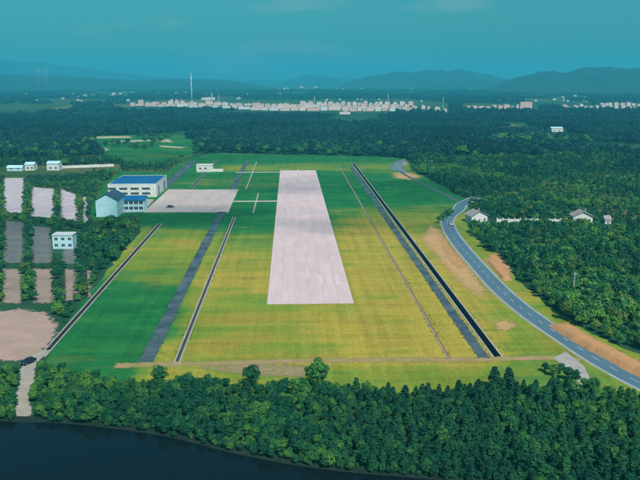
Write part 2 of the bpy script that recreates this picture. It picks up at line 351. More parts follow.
# ---- runway of concrete slabs
def conc_mat():
    M = bpy.data.materials.new('runway_concrete'); M.use_nodes = True; n, l = M.node_tree.nodes, M.node_tree.links; b = n['Principled BSDF']; b.inputs['Roughness'].default_value = .85; b.inputs['Specular IOR Level'].default_value = .2
    oi = n.new('ShaderNodeObjectInfo'); t = n.new('ShaderNodeTexCoord'); ge = n.new('ShaderNodeNewGeometry')
    a = n.new('ShaderNodeTexNoise'); a.inputs['Scale'].default_value = .12; a.inputs['Detail'].default_value = 8; a.inputs['Roughness'].default_value = .7
    mpn = n.new('ShaderNodeMapping'); mpn.inputs['Scale'].default_value = (2.2, .3, 1); l.new(ge.outputs['Position'], mpn.inputs[0]); l.new(mpn.outputs[0], a.inputs['Vector'])
    s = n.new('ShaderNodeMath'); s.operation = 'MULTIPLY_ADD'; s.inputs[1].default_value = .12; l.new(oi.outputs['Random'], s.inputs[0]); l.new(a.outputs[0], s.inputs[2])
    r = n.new('ShaderNodeValToRGB'); e = r.color_ramp.elements; e[0].position = .35; e[0].color = (.56, .435, .445, 1); e[1].position = .85; e[1].color = (.72, .57, .575, 1); l.new(s.outputs[0], r.inputs[0]); l.new(r.outputs[0], b.inputs['Base Color'])
    return M
M_run = conc_mat(); M_apron = M_run.copy(); M_apron.name = 'apron_concrete'
for nd in M_apron.node_tree.nodes:
    if nd.type == 'VALTORGB': nd.color_ramp.elements[0].color = (.44, .37, .36, 1); nd.color_ramp.elements[1].color = (.60, .50, .48, 1)
NL, FR_ = G(267.2, 304.4), G(315.6, 170.3)
rx0, rx1, ry0, ry1 = (lx(267.2,304.4)+lx(280.3,170.3))/2, (lx(354,304.4)+lx(315.6,170.3))/2, NL.y, FR_.y
runway = struct('runway', newbox(rx0-.15, rx1+.15, ry0-.15, ry1+.15, -.2, .05), mat('joint_filler', (.44, .36, .37), .9))
NC, NR = 6, 44; sw, slh = (rx1-rx0)/NC, (ry1-ry0)/NR
sb = newbox(.03, sw-.03, .04, slh-.04, 0, .06); sme = bpy.data.meshes.new('slab'); sb.to_mesh(sme); sb.free(); sme.materials.append(M_run)
for i in range(NC):
    for j in range(NR): link('slab', sme, None, runway, (rx0+i*sw, ry0+j*slh, .06+.008*random.random()))
for k in range(8):
    w = (rx1-rx0)/19; x = rx0+w*(1.6+2*k*1.02)
    link('threshold_stripe', newbox(x, x+w*.9, ry1-26, ry1-10, .12, .136), M_worn_paint, runway)
xm = (rx0+rx1)/2
for j in range(9): link('centreline_stripe', newbox(xm-.35, xm+.35, ry0+34+j*42, ry0+34+j*42+18, .12, .136), M_worn_paint, runway)
for sx in (-1, 1): link('aiming_bar', newbox(xm+sx*4.3-1.5, xm+sx*4.3+1.5, ry1-76, ry1-52, .12, .136), M_worn_paint, runway)
for k in range(3): link('aiming_bar', newbox(xm+3.6+k*3.3, xm+5.4+k*3.3, ry0+24, ry0+38, .12, .136), M_worn_paint, runway)
for sx in (rx0+.25, rx1-.55): link('edge_line', newbox(sx, sx+.3, ry0+.5, ry1-.5, .12, .136), M_worn_paint, runway)
# ---- apron and connecting paths
AP = GP([(169,189),(237.8,190.4),(228.4,213),(144,211.6)])
apron = struct('apron', poly_sheet(AP, .05), mat('apron_joint_filler', (.34, .29, .28), .9))
ax0, ax1, ay0, ay1 = (AP[0][0]+AP[3][0])/2, (AP[1][0]+AP[2][0])/2, (AP[2][1]+AP[3][1])/2, (AP[0][1]+AP[1][1])/2
n1, n2 = 9, 11; aw, ah = (ax1-ax0)/n1, (ay1-ay0)/n2
sb = newbox(.03, aw-.03, .04, ah-.04, 0, .05); ame = bpy.data.meshes.new('apron_slab'); sb.to_mesh(ame); sb.free(); ame.materials.append(M_apron)
for i in range(n1):
    for j in range(n2): link('slab', ame, None, apron, (ax0+i*aw, ay0+j*ah, .06+.006*random.random()))
yl = G(256, 201.3).y
struct('taxiway', newbox(ax1+.1, rx0-.2, yl-1.7, yl+1.7, -.1, .075), M_run)
yl2 = G(260, 172.3).y
struct('taxiway', newbox(lx(236, 172), rx0-.2, yl2-1.6, yl2+1.6, -.1, .075), M_run)

# ---- bare earth, paths, fields, plots imitating window reflections
M_orange = soften(mat('orange_subsoil', (.56, .27, .12), .95, (.42, .26, .11), .12, detail=8, bump=.6, bump_scale=1.2))
M_tan = soften(mat('worn_dry_earth', (.56, .31, .15), .95, (.42, .30, .11), .10, detail=8, bump=.4, bump_scale=1.5))
M_pink = soften(mat('pinkish_bare_soil', (.46, .31, .28), .95, (.34, .26, .19), .12, detail=9, bump=.5, bump_scale=1.2))
M_track = soften(mat('pale_dirt_track', (.40, .37, .33), .95, (.30, .29, .24), .3, detail=6))
def patch(name, pts, z, material, step=3, amp=.9, seed=1):
    if any(nd.type == 'MIX_SHADER' for nd in material.node_tree.nodes): return soft_sheet(name, GP(pts), z, material, max(.8, amp*2.3))
    return struct(name, poly_sheet(GP(pts), z), material)
patch('bare_soil', [(0,312),(20,309),(45,313),(57,325),(52,340),(38,356),(20,360),(-30,362),(-60,330)], .03, M_pink, seed=2)
patch('worn_earth', [(430,226),(440,230),(448,243),(461,257),(473,273),(486,291),(479,296),(462,284),(447,268),(434,252),(422,238)], .03, M_tan, 2.5, 1.6, 3)
patch('worn_earth', [(440,231),(449,245),(458,258),(466,266),(458,268),(446,254)], .036, M_orange, 2, 1.2, 4)
patch('worn_earth', [(495,322),(508,320),(515,326),(505,331),(496,328)], .03, M_tan, 2, 1.2, 5)
patch('worn_earth', [(488,255),(500,253),(509,262),(511,276),(505,277),(496,266)], .03, M_orange, 2, .9, 6)
patch('worn_earth', [(393,173),(407,172),(420,176),(412,180),(396,178)], .03, M_tan, 6, 3, 7)
patch('worn_earth', [(393,164),(404,159),(407,164),(400,168)], .03, M_track, 4, 2, 8)
ftr = smooth_line([Vector(G(*p)[:2]) for p in ((115,366),(160,364.5),(200,364),(300,361),(400,360),(480,359.5),(545,358),(580,360))])
def line_outline(ln, o0, o1):
    A, B = [], []
    for i, p in enumerate(ln):
        t = (ln[min(i+1, len(ln)-1)]-ln[max(i-1, 0)]).normalized(); nr = Vector((t.y, -t.x)); A.append(tuple(p+nr*o0)); B.append(tuple(p+nr*o1))
    return A+B[::-1]
soft_sheet('field_track', line_outline(ftr[::3]+[ftr[-1]], -1.7, 1.5), .034, soften(mat('field_track_earth', (.40, .27, .15), .95, (.26, .23, .07), .25, detail=7), .8), 1.1, .7)
patch('worn_earth', [(196,367),(255,363),(300,366),(325,372),(300,377),(255,375),(225,372)], .03, soften(mat('stubble_earth', (.36, .26, .17), .95, (.20, .19, .05), .5, detail=8)), 2, 1, 9)
dtr = smooth_line([Vector(G(*p)[:2]) for p in ((46,350),(36,358),(29,366),(26.5,384),(22,398),(23,410),(24,417))])
soft_sheet('dirt_track', line_outline(dtr[::2]+[dtr[-1]], -1.7, 1.7), .04, M_track, .6, .4)
M_reflection1 = soften(mat('pale_pane_reflection', (.56, .49, .53), .9, (.42, .38, .42), .12, detail=6))  # window reflections painted as three tones of ground patch
M_reflection2 = soften(mat('grey_pane_reflection', (.17, .18, .18), .9, (.11, .13, .12), .15, detail=6))
M_reflection3 = soften(mat('tan_pane_reflection', (.36, .27, .23), .9, (.24, .20, .16), .15, detail=6))
REFLECTION_PLOTS = [([(4,178),(24,178),(24,213),(4,212)], M_reflection1), ([(32,187),(54,189),(54,218),(32,216)], M_reflection1), ([(61,189),(77,195),(78,221),(62,219)], M_reflection1), ([(83,197),(87,197),(88,223),(83,222)], M_reflection1),
         ([(4,221),(24,222),(24,263),(4,263)], M_reflection2), ([(32,226),(52,228),(52,263),(32,263)], M_reflection2), ([(62,242),(77,242),(77,264),(63,264)], M_reflection2),
         ([(4,269),(22,269),(22,303),(4,303)], M_reflection3), ([(34,269),(54,269),(53,303),(34,303)], M_reflection3), ([(63,269),(76,270),(76,301),(64,302)], M_reflection3), ([(84,270),(91,270),(89,297),(85,298)], M_reflection3)]
for k, (pp, mm) in enumerate(REFLECTION_PLOTS): patch('field_and_reflection_patch', pp, .03, mm, 2.5, 1.0, 20+k)
for k, pp in enumerate(([(97,136.5),(130,136),(131,138),(97,138.5)], [(112,141),(150,139.5),(152,141),(113,143)], [(154,138.5),(170,139.5),(172,142.5),(158,141.5)], [(95,148),(106,148),(107,150.5),(95,150)], [(160,145.5),(185,147),(183,148.5),(160,147)])):
    patch('field_and_reflection_patch', pp, .04, soften(mat('pale_field', (.50, .42, .28), .95, (.36, .34, .2), .05), 1, .1), 12, 2, 40+k)
# paved yard by the hangar
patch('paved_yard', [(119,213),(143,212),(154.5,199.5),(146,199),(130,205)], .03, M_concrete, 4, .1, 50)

# ---- road
M_asph = mat('bluish_asphalt', (.066, .145, .20), .85, (.095, .185, .24), .08, detail=7, stretch=(1, .4, 1))
rpts = [(476,197.5),(468,201),(461.5,204.5),(458.5,209.5),(450,216),(447.5,223.5),(456,240),(478,266),(502,291.5),(531,315.5),(567,340),(597,359.5),(640,383),(700,412)]
line = smooth_line([Vector(G(*p)[:2]) for p in rpts], 8)
cum = [0]
for i in range(1, len(line)): cum.append(cum[-1]+(line[i]-line[i-1]).length)
def at_s(s):
    i = max(0, min(len(line)-2, int(np.searchsorted(cum, s))-1)); t = (s-cum[i])/(cum[i+1]-cum[i]); return line[i].lerp(line[i+1], t), (line[i+1]-line[i]).normalized()
M_shoulder = mat('dusty_concrete_shoulder', (.36, .35, .32), .9, (.24, .25, .19), .25, detail=7)
road = struct('road', ribbon(line, -3.4, 3.4, .06), M_asph)
for sgn in (-1, 1): link('road_shoulder', ribbon(line, sgn*3.4, sgn*4.25, .064, .0), M_shoulder, road); link('edge_line', ribbon(line, sgn*3.05, sgn*3.25, .068), M_white_paint, road)
s = 60
while s < cum[-1]-4:
    p0, t = at_s(s); p1, _ = at_s(s+3.2); link('lane_dash', ribbon([p0, p0.lerp(p1,.5), p1], -.08, .08, .068), M_worn_paint, road); s += 8
M_edge = soften(mat('forest_edge_track', (.05, .085, .11), .9, (.10, .13, .14), .3), .6)
etr = smooth_line([Vector(G(*p)[:2]) for p in ((468,205),(448,196),(428,186.5),(408,176.5),(400,171),(399,166),(402,161))])
soft_sheet('forest_edge_track', line_outline(etr[::2]+[etr[-1]], -1.5, 1.5), .045, M_edge, .8, .9)
patch('gravel_turnaround', [(396,161),(403,160.5),(403,168),(408,173),(396,170),(389,169.5)], .05, soften(mat('blue_grey_gravel', (.10, .17, .22), .9, (.16, .22, .26), .2)), 3, 1.2, 61)
jn = patch('road_junction', [(553,358),(566,352),(584,366),(594,386),(580,385),(571,372)], .05, M_concrete, 2, .2, 60)
# cut bank of orange subsoil beside the road
def bank(name, pxs, width, hgt, material, seed):
    ln = smooth_line([Vector(G(*p)[:2]) for p in pxs], 10); r = random.Random(seed); bm = bmesh.new(); rows = []; n = len(ln)
    for i, p in enumerate(ln):
        t = (ln[min(i+1,n-1)]-ln[max(i-1,0)]).normalized(); nr = Vector((t.y, -t.x)); row = []
        e = min(1, min(i, n-1-i)/6)
        for j in range(8):
            u = j/7; z = hgt*e*math.sin(min(1, u*1.35)*math.pi/2)*(1 if u < .74 else (1-u)/.26)+(r.uniform(-.2,.2)*e if 0 < j < 7 else -.05)
            q = p+nr*(u*width+r.uniform(-.3,.3)); row.append(bm.verts.new((q.x, q.y, z)))
        rows.append(row)
    for a_, b_ in zip(rows, rows[1:]):
        for j in range(7): bm.faces.new((a_[j], a_[j+1], b_[j+1], b_[j]))
    bmesh.ops.recalc_face_normals(bm, faces=bm.faces)
    for f in bm.faces: f.smooth = True
    return struct(name, bm, material)
M_bank = mat('cut_bank_subsoil', (.56, .27, .12), .95, (.42, .26, .11), .12, detail=8, bump=.6, bump_scale=1.2)
bank('earth_bank', [(720,400),(660,372),(630,356.5),(604,343.5),(584,332),(570,323)], -8, 1.6, M_bank, 4)
bank('earth_bank', [(514,281),(508,275),(500,266),(492,258)], -4, .9, M_bank, 5)

# ---- made-up dark pool in place of a blurred foreground edge
ADDED_SHORE = [(-260,405),(-80,414),(0,420),(60,422),(110,427),(170,436),(230,451),(290,463),(350,471),(420,477),(520,486),(640,500),(760,520),(900,700)]
def added_pool_mat():
    M = bpy.data.materials.new('added_dark_pool'); M.use_nodes = True; n, l = M.node_tree.nodes, M.node_tree.links; b = n['Principled BSDF']
    b.inputs['Base Color'].default_value = (.004, .009, .012, 1); b.inputs['Roughness'].default_value = .07; b.inputs['Specular IOR Level'].default_value = .3; b.inputs['IOR'].default_value = 1.33
    t = n.new('ShaderNodeTexCoord'); a = n.new('ShaderNodeTexNoise'); a.inputs['Scale'].default_value = .5; a.inputs['Detail'].default_value = 4; l.new(t.outputs['Object'], a.inputs['Vector'])
    bp = n.new('ShaderNodeBump'); bp.inputs['Strength'].default_value = .12; bp.inputs['Distance'].default_value = .12; l.new(a.outputs[0], bp.inputs['Height']); l.new(bp.outputs[0], b.inputs['Normal']); return M
sw_ = GP(ADDED_SHORE); sline = smooth_line([Vector(p) for p in sw_], 6)
wpoly = [(p.x, p.y) for p in sline] + [(300, -60), (-400, -60)]
struct('added_pool', poly_sheet(wpoly, .03), added_pool_mat())
bmk = ribbon(sline, -.1, 2.2, .1); struct('added_bank', ribbon(sline, -1.6, .9, .34, -.02), mat('added_pool_bank', (.006, .018, .014), .95, (.012, .034, .022), .4)); bmk.free()  # dark edging of the added pool

# ------------------------------------------------------------------ far hills
M_hill = mat('wooded_hill', (.004, .034, .034), .95, (.012, .07, .05), .006, detail=10, lo=.3, hi=.7)
def hill(name, prof, dist, depth, seed):
    """prof: (px, photo row of the crest) at the given distance"""
    r = random.Random(seed); bm = bmesh.new(); xs = np.linspace(prof[0][0], prof[-1][0], 90); rows = []
    ys = np.interp(xs, [p[0] for p in prof], [p[1] for p in prof])
    for i, (px, py) in enumerate(zip(xs, ys)):
        d = FW*F + RT*(px-CX) - UP*(py-CY); hd = math.hypot(d.x, d.y); row = []
        zc = max(0, H + d.z/hd*dist)
        zc *= 1+.05*(vnoise([px], [0], 9, seed)[0]-.5)
        for j in range(15):
            u = j/14*2-1; q = Vector((d.x, d.y))/hd*(dist+u*depth)
            z = zc*max(0, math.cos(u*math.pi/2))**1.2*(1+(.22*(vnoise([px*1.0], [u*40+99], 7, seed+5)[0]-.5) if abs(u) > .05 else 0)) - 2
            row.append(bm.verts.new((q.x, q.y, z)))
        rows.append(row)
    for a_, b_ in zip(rows, rows[1:]):
        for j in range(14): bm.faces.new((a_[j], b_[j], b_[j+1], a_[j+1]))
    bmesh.ops.recalc_face_normals(bm, faces=bm.faces)
    for f in bm.faces: f.smooth = True
    return struct(name, bm, M_hill)
hill('hill', [(478,92),(495,86),(515,77),(535,73),(553,70),(566,73),(585,67),(605,67),(625,68),(660,68),(700,72),(760,76),(820,90)], 4600, 1100, 11)
hill('hill', [(335,88),(350,81),(370,76),(388,73),(400,71),(416,72),(430,70),(447,71),(460,69),(475,72),(495,76),(510,81),(530,90)], 6200, 1200, 12)
hill('hill', [(270,88),(292,79),(305,75),(318,75),(332,77),(345,80),(360,88)], 8200, 1300, 13)
hill('hill', [(-140,75),(-40,72),(0,74),(50,75),(90,77),(130,80),(170,79),(215,79),(250,83),(290,90)], 5600, 1200, 14)
hill('hill', [(-200,66),(-60,62),(0,60),(35,62),(70,66),(110,71),(150,76),(190,79),(240,86)], 9500, 1300, 15)
hill('hill', [(180,86),(240,80),(300,79),(400,78),(500,78),(560,80),(620,88)], 9800, 1000, 16)

# ------------------------------------------------------------------ buildings near the field
def wall_panel(bm, o, u, w, h, holes, th, nrm):
    """a wall from o along unit u, width w, height h, with real openings (u0,u1,v0,v1); nrm points outwards"""
    us = sorted({0, w, *[c for q in holes for c in q[:2]]}); vs_ = sorted({0, h, *[c for q in holes for c in q[2:]]})
    o, u, nrm = Vector(o), Vector(u), Vector(nrm)
    for a0, a1 in zip(us, us[1:]):
        for b0, b1 in zip(vs_, vs_[1:]):
            cu, cv = (a0+a1)/2, (b0+b1)/2
            if any(q[0] < cu < q[1] and q[2] < cv < q[3] for q in holes): continue
            pts = [o+u*a+Vector((0,0,b))-nrm*d for d in (0, th) for a, b in ((a0,b0),(a1,b0),(a1,b1),(a0,b1))]
            v = [bm.verts.new(p) for p in pts]
            for f in ((0,1,2,3),(7,6,5,4),(0,4,5,1),(1,5,6,2),(2,6,7,3),(3,7,4,0)): bm.faces.new([v[i] for i in f])
def opening(parent, name, o, u, nrm, q, fm=M_frame, gm=M_glass, nm=2, pane_name='pane', fr=.12):
    o, u, nrm = Vector(o), Vector(u), Vector(nrm); u0, u1, v0, v1 = q; bm = bmesh.new()
    def bar(a0, a1, b0, b1, d0, d1, bmx):
        pts = [o+u*a+Vector((0,0,b))-nrm*d for d in (d0, d1) for a, b in ((a0,b0),(a1,b0),(a1,b1),(a0,b1))]; v = [bmx.verts.new(p) for p in pts]
        for f in ((0,1,2,3),(7,6,5,4),(0,4,5,1),(1,5,6,2),(2,6,7,3),(3,7,4,0)): bmx.faces.new([v[i] for i in f])
    e = .004
    bar(u0+e, u1-e, v0+e, v0+fr, .08, .16, bm); bar(u0+e, u1-e, v1-fr, v1-e, .08, .16, bm); bar(u0+e, u0+fr, v0+fr, v1-fr, .08, .16, bm); bar(u1-fr, u1-e, v0+fr, v1-fr, .08, .16, bm)
    for k in range(1, nm): c = u0+(u1-u0)*k/nm; bar(c-fr/2, c+fr/2, v0+fr, v1-fr, .08, .16, bm)
    wdw = link(name, bm, fm, parent)
    pb = bmesh.new(); bar(u0+fr*.5, u1-fr*.5, v0+fr*.5, v1-fr*.5, .11, .14, pb); link(pane_name, pb, gm, wdw); return wdw
def rect_building(root, w, d, h, fronts, wallm, th=.3):
    """origin: front-left corner; x along the front, y towards the back. fronts: dict side -> list of (u0,u1,v0,v1,name)"""
    bm = bmesh.new(); sides = {'front': ((0,0,0),(1,0,0),w,(0,-1,0)), 'right': ((w,th,0),(0,1,0),d-2*th,(1,0,0)), 'back': ((w,d,0),(-1,0,0),w,(0,1,0)), 'left': ((0,d-th,0),(0,-1,0),d-2*th,(-1,0,0))}
    for s_, (o, u, ww, nr) in sides.items(): wall_panel(bm, o, u, ww, h, [q[:4] for q in fronts.get(s_, [])], th, nr)
    link('wall', bm, wallm, root)
    for s_, (o, u, ww, nr) in sides.items():
        for q in fronts.get(s_, []):
            if q[4] == 'window': opening(root, 'window', o, u, nr, q[:4], nm=q[5] if len(q) > 5 else 2)
            else: opening(root, q[4], o, u, nr, q[:4], nm=q[5] if len(q) > 5 else 1, gm=M_dark_roof, pane_name='door_leaf')
def place(px, py): g = G(px, py); return (g.x, g.y, 0)
# hangar
fl = G(109.7, 197); frc = G(156.6, 197); HW = frc.x-fl.x; HD = G(167.2, 187.5).y-frc.y; HH = 8.6
hg = empty('hangar', (fl.x, frc.y, 0), 0, 'large white flat-topped hangar with blue roof at the edge of the apron', 'hangar')
wins = [(HW-4-k*7.2-5.2, HW-4-k*7.2, z0, z0+1.6, 'window', 4) for k in range(4) for z0 in (1.5, 4.6)]
rect_building(hg, HW, HD, HH, {'front': wins, 'right': [(7, 13, .05, 6.2, 'hangar_door', 3), (HD-15, HD-8, .05, 6.2, 'hangar_door', 3)], 'left': [(6+k*9, 11+k*9, 4.6, 6.2, 'window', 4) for k in range(4)]}, M_white)
bm = bmesh.new(); v = [bm.verts.new(c) for c in ((.3,.3,HH-.12),(HW-.3,.3,HH-.12),(HW-.3,HD-.3,HH-.12),(.3,HD-.3,HH-.12),(.3,HD/2,HH+.45),(HW-.3,HD/2,HH+.45))]
for f in ((0,1,5,4),(4,5,2,3),(0,4,3),(1,2,5)): bm.faces.new([v[i] for i in f])
rf = link('roof', bm, M_blue_roof, hg)
for k in range(30):
    x = .6+k*(HW-1.2)/29; bmr = bmesh.new(); 
    vv = [bmr.verts.new(c) for sx in (-.05, .05) for c in ((x+sx,.35,HH-.13),(x+sx,.35,HH),(x+sx,HD/2,HH+.57),(x+sx,HD-.35,HH),(x+sx,HD-.35,HH-.13),(x+sx,HD/2,HH+.44))]
    for f in ((0,1,2,5),(5,2,3,4),(11,8,7,6),(10,9,8,11),(1,7,8,2),(2,8,9,3),(0,6,7,1),(3,9,10,4)): bmr.faces.new([vv[i] for i in f])
    link('roof_seam', bmr, M_blue_roof, rf)
bm = bmesh.new()
for q in ((-.12,HW+.12,-.12,.32),(-.12,HW+.12,HD-.32,HD+.12)): box(bm, *q, HH+.003, HH+.16)
for q in ((-.12,.32,.323,HD-.323),(HW-.32,HW+.12,.323,HD-.323)): box(bm, *q, HH+.003, HH+.16)
link('parapet_cap', bm, M_frame, hg)
# gable-roofed house
def gable_house(root, w, d, he, hr, wallm, roofm, fronts, over=.5, ridge='y'):
    rect_building(root, w, d, he, fronts, wallm)
    if ridge == 'y':
        for y0, y1 in ((0,.3),(d-.3,d)):
            bm = bmesh.new(); v = [bm.verts.new(c) for c in ((0,y0,he),(w,y0,he),(w/2,y0,hr),(0,y1,he),(w,y1,he),(w/2,y1,hr))]
            for f in ((0,1,2),(5,4,3),(0,2,5,3),(1,4,5,2)): bm.faces.new([v[i] for i in f])
            link('gable', bm, wallm, root)
    else:
        for x0, x1 in ((0,.3),(w-.3,w)):
            bm = bmesh.new(); v = [bm.verts.new(c) for c in ((x0,0,he),(x0,d,he),(x0,d/2,hr),(x1,0,he),(x1,d,he),(x1,d/2,hr))]
            for f in ((0,1,2),(5,4,3),(0,2,5,3),(1,4,5,2)): bm.faces.new([v[i] for i in f])
            link('gable', bm, wallm, root)
    for sgn in (-1, 1):
        bm = bmesh.new(); t = .22
        if ridge == 'y':
            k = (hr-he)/(w/2); e = (w/2+over)*sgn
            pts = [(w/2,-over,hr+.05),(w/2+e,-over,hr+.05-k*abs(e)),(w/2+e,d+over,hr+.05-k*abs(e)),(w/2,d+over,hr+.05)]
        else:
            k = (hr-he)/(d/2); e = (d/2+over)*sgn
            pts = [(-over,d/2,hr+.05),(-over,d/2+e,hr+.05-k*abs(e)),(w+over,d/2+e,hr+.05-k*abs(e)),(w+over,d/2,hr+.05)]
        v = [bm.verts.new(p) for p in pts]+[bm.verts.new((p[0],p[1],p[2]+t)) for p in pts]
        for f in ((0,1,2,3),(7,6,5,4),(0,4,5,1),(1,5,6,2),(2,6,7,3),(3,7,4,0)): bm.faces.new([v[i] for i in f])
        bmesh.ops.recalc_face_normals(bm, faces=bm.faces)
        link('roof', bm, roofm, root)
ga = G(96.4, 217); gb = G(117.5, 217); GW = gb.x-ga.x
gh = empty('gabled_house', (ga.x, ga.y, 0), 0, 'pale blue gable-fronted house with dark roof beside the hangar', 'house')
gable_house(gh, GW, 20, 9.4, 12.6, M_cyan, M_dark_roof, {'right': [(2+k*4.2, 4.2+k*4.2, z0, z0+1.6, 'window') for k in range(4) for z0 in (1.2, 4.4)], 'left': [(2+k*4.2, 4.2+k*4.2, z0, z0+1.6, 'window') for k in range(4) for z0 in (1.2, 4.4)]})
la = G(118.3, 211.5); lb = G(144.5, 211.5); LW = lb.x-la.x
lk = empty('glazed_wing', (la.x, la.y, 0), 0, 'low blue glazed wing joining the gabled house to the hangar', 'building')
gable_house(lk, LW, 9, 6.6, 8.4, M_cyan, M_blue_roof, {'front': [(.7+k*(LW-1)/5, .7+(k+.8)*(LW-1)/5, z0, z0+1.9, 'window', 2) for k in range(5) for z0 in (.9, 4.0)]}, .6, 'x')
# white block house by the far ditch
wa = G(196.4, 172); wb = G(212.4, 172); WW = wb.x-wa.x
wh = empty('block_house', (wa.x, wa.y, 0), 0, 'small white flat-roofed block house on the grass beyond the apron', 'hut')
rect_building(wh, WW, 9, 5.4, {'front': [(2.2, 4.2, 2.0, 3.6, 'window'), (6.4, 8.4, 2.0, 3.6, 'window')]}, M_white)
link('roof', newbox(-.3, WW+.3, -.3, 9.3, 5.404, 5.75), M_white, wh)
link('low_annex', newbox(WW+.01, WW+8.4, 1, 8, 0, 1.5), M_white, wh)
# little pale house by the plots
pa = G(53, 249); pb_ = G(73, 249); PW = pb_.x-pa.x
ph = empty('plot_house', (pa.x, pa.y, 0), 0, 'small pale blue flat-roofed house among the dark trees at left', 'house')
rect_building(ph, PW, 6.5, 6.2, {'front': [(.8+k*PW/3, 2.4+k*PW/3, z0, z0+1.4, 'window') for k in range(3) for z0 in (.9, 3.8)]}, M_cyan)
link('roof', newbox(-.25, PW+.25, -.25, 6.75, 6.204, 6.5), M_frame, ph)
# houses in the right-hand wood
def wood_house(px0, px1, py, rz, label, chim, k=1.0):
    a_, b_ = G(px0, py), G(px1, py); w = (b_.x-a_.x)/k
    r_ = empty('village_house', (a_.x, a_.y, 0), rz, label, 'house', 'houses in the wood beyond the road')
    gable_house(r_, w, 9, 4.6, 7.4, M_white, M_grey_roof, {'front': [(1.2, 2.6, 1.2, 2.8, 'window'), (w/2-.6, w/2+.6, .05, 2.3, 'door'), (w-2.6, w-1.2, 1.2, 2.8, 'window')], 'left': [(2, 3.6, 1.2, 2.8, 'window'), (5.2, 6.8, 1.2, 2.8, 'window')]}, .7, 'y' if chim else 'x')
    r_.scale = (k, k, k)
    if chim: link('chimney', newbox(w*.7, w*.7+.7, 6, 6.7, 5.5, 8.4), M_grey_roof, r_)
wood_house(471.5, 489, 223.5, R(14), 'white house with grey gabled roof nearest the road bend', True, .85)
wood_house(573, 592, 223.5, R(-6), 'white house with pinkish grey roof among trees near right edge', True, .85)
wood_house(605, 611, 224, 0, 'tiny white outbuilding at the far right in the trees', False, .55)
# white boundary wall between them
fa, fb = G(497, 222), G(578, 222.5)
bw = empty('boundary_wall', (fa.x, fa.y, 0), math.atan2(fb.y-fa.y, fb.x-fa.x), 'long low white boundary wall with piers between the two wood houses', 'wall')
FL = (fb-fa).length; n = 14
for k in range(n+1): link('pier', newbox(k*FL/n-.3, k*FL/n+.3, -.3, .3, 0, 2.3), M_white, bw)
for k in range(n): link('wall_panel', newbox(k*FL/n+.303, (k+1)*FL/n-.303, -.12, .12, 0, 1.7), M_white, bw)
# farm at far left
def barn(px0, px1, py, h, d, label, mm=M_white, name='farm_building', group='white farm buildings at far left'):
    a_, b_ = G(px0, py), G(px1, py); w = b_.x-a_.x; r_ = empty(name, (a_.x, a_.y, 0), 0, label, 'building', group)
    gable_house(r_, w, d, h, h+1.6, mm, M_cyan, {'front': [(w*.2, w*.2+1.8, 1.2, 2.8, 'window'), (w*.65, w*.65+1.8, 1.2, 2.8, 'window')]}, .4, 'x')
barn(25, 34, 170.5, 4.8, 9, 'white farm building left of the pair at the far left')
barn(47, 59, 170.5, 5.6, 10, 'wider white farm building at the end of the long white wall')
barn(7, 22, 171, 2.6, 6, 'low pale blue shed left of the white farm buildings', M_cyan)
fa, fb = G(60, 168.5), G(114, 166.5)
fw = empty('farm_wall', (fa.x, fa.y, 0), math.atan2(fb.y-fa.y, fb.x-fa.x), 'long thin white wall running right from the farm buildings', 'wall')
FL = (fb-fa).length
for k in range(12): link('wall_panel', newbox(k*FL/12+.05, (k+1)*FL/12-.05, -.15, .15, 0, 2.2+.1*random.random()), M_white, fw)
barn(551.5, 563, 132, 5.2, 12, 'lone white building in the forest right of centre', M_white, 'forest_building', None)

# ------------------------------------------------------------------ far town
def town_mat(name, c):
    M = bpy.data.materials.new(name); M.use_nodes = True; n, l = M.node_tree.nodes, M.node_tree.links; b = n['Principled BSDF']; b.inputs['Roughness'].default_value = .8
    t = n.new('ShaderNodeTexCoord'); br = n.new('ShaderNodeTexBrick'); br.offset = 0; br.inputs['Scale'].default_value = 1; br.inputs['Brick Width'].default_value = 3.2; br.inputs['Row Height'].default_value = 3.1; br.inputs['Mortar Size'].default_value = .85; br.inputs['Mortar Smooth'].default_value = .1
    sx = n.new('ShaderNodeSeparateXYZ'); l.new(t.outputs['Object'], sx.inputs[0]); ad = n.new('ShaderNodeMath'); ad.operation = 'ADD'; l.new(sx.outputs[0], ad.inputs[0]); l.new(sx.outputs[1], ad.inputs[1])
    cb = n.new('ShaderNodeCombineXYZ'); l.new(ad.outputs[0], cb.inputs[0]); l.new(sx.outputs[2], cb.inputs[1]); l.new(cb.outputs[0], br.inputs['Vector'])
    br.inputs['Color1'].default_value = (c[0]*.62, c[1]*.64, c[2]*.68, 1); br.inputs['Color2'].default_value = (c[0]*.8, c[1]*.8, c[2]*.82, 1); br.inputs['Mortar'].default_value = (*c, 1)
    l.new(br.outputs[0], b.inputs['Base Color']); return M
TM = [town_mat('town_wall', c) for c in ((.80,.60,.55),(.76,.58,.52),(.82,.70,.65),(.72,.48,.43),(.72,.72,.72))]
M_troof = mat('town_roof', (.45, .36, .33), .85, (.55, .48, .45), .2)
trng = random.Random(21)
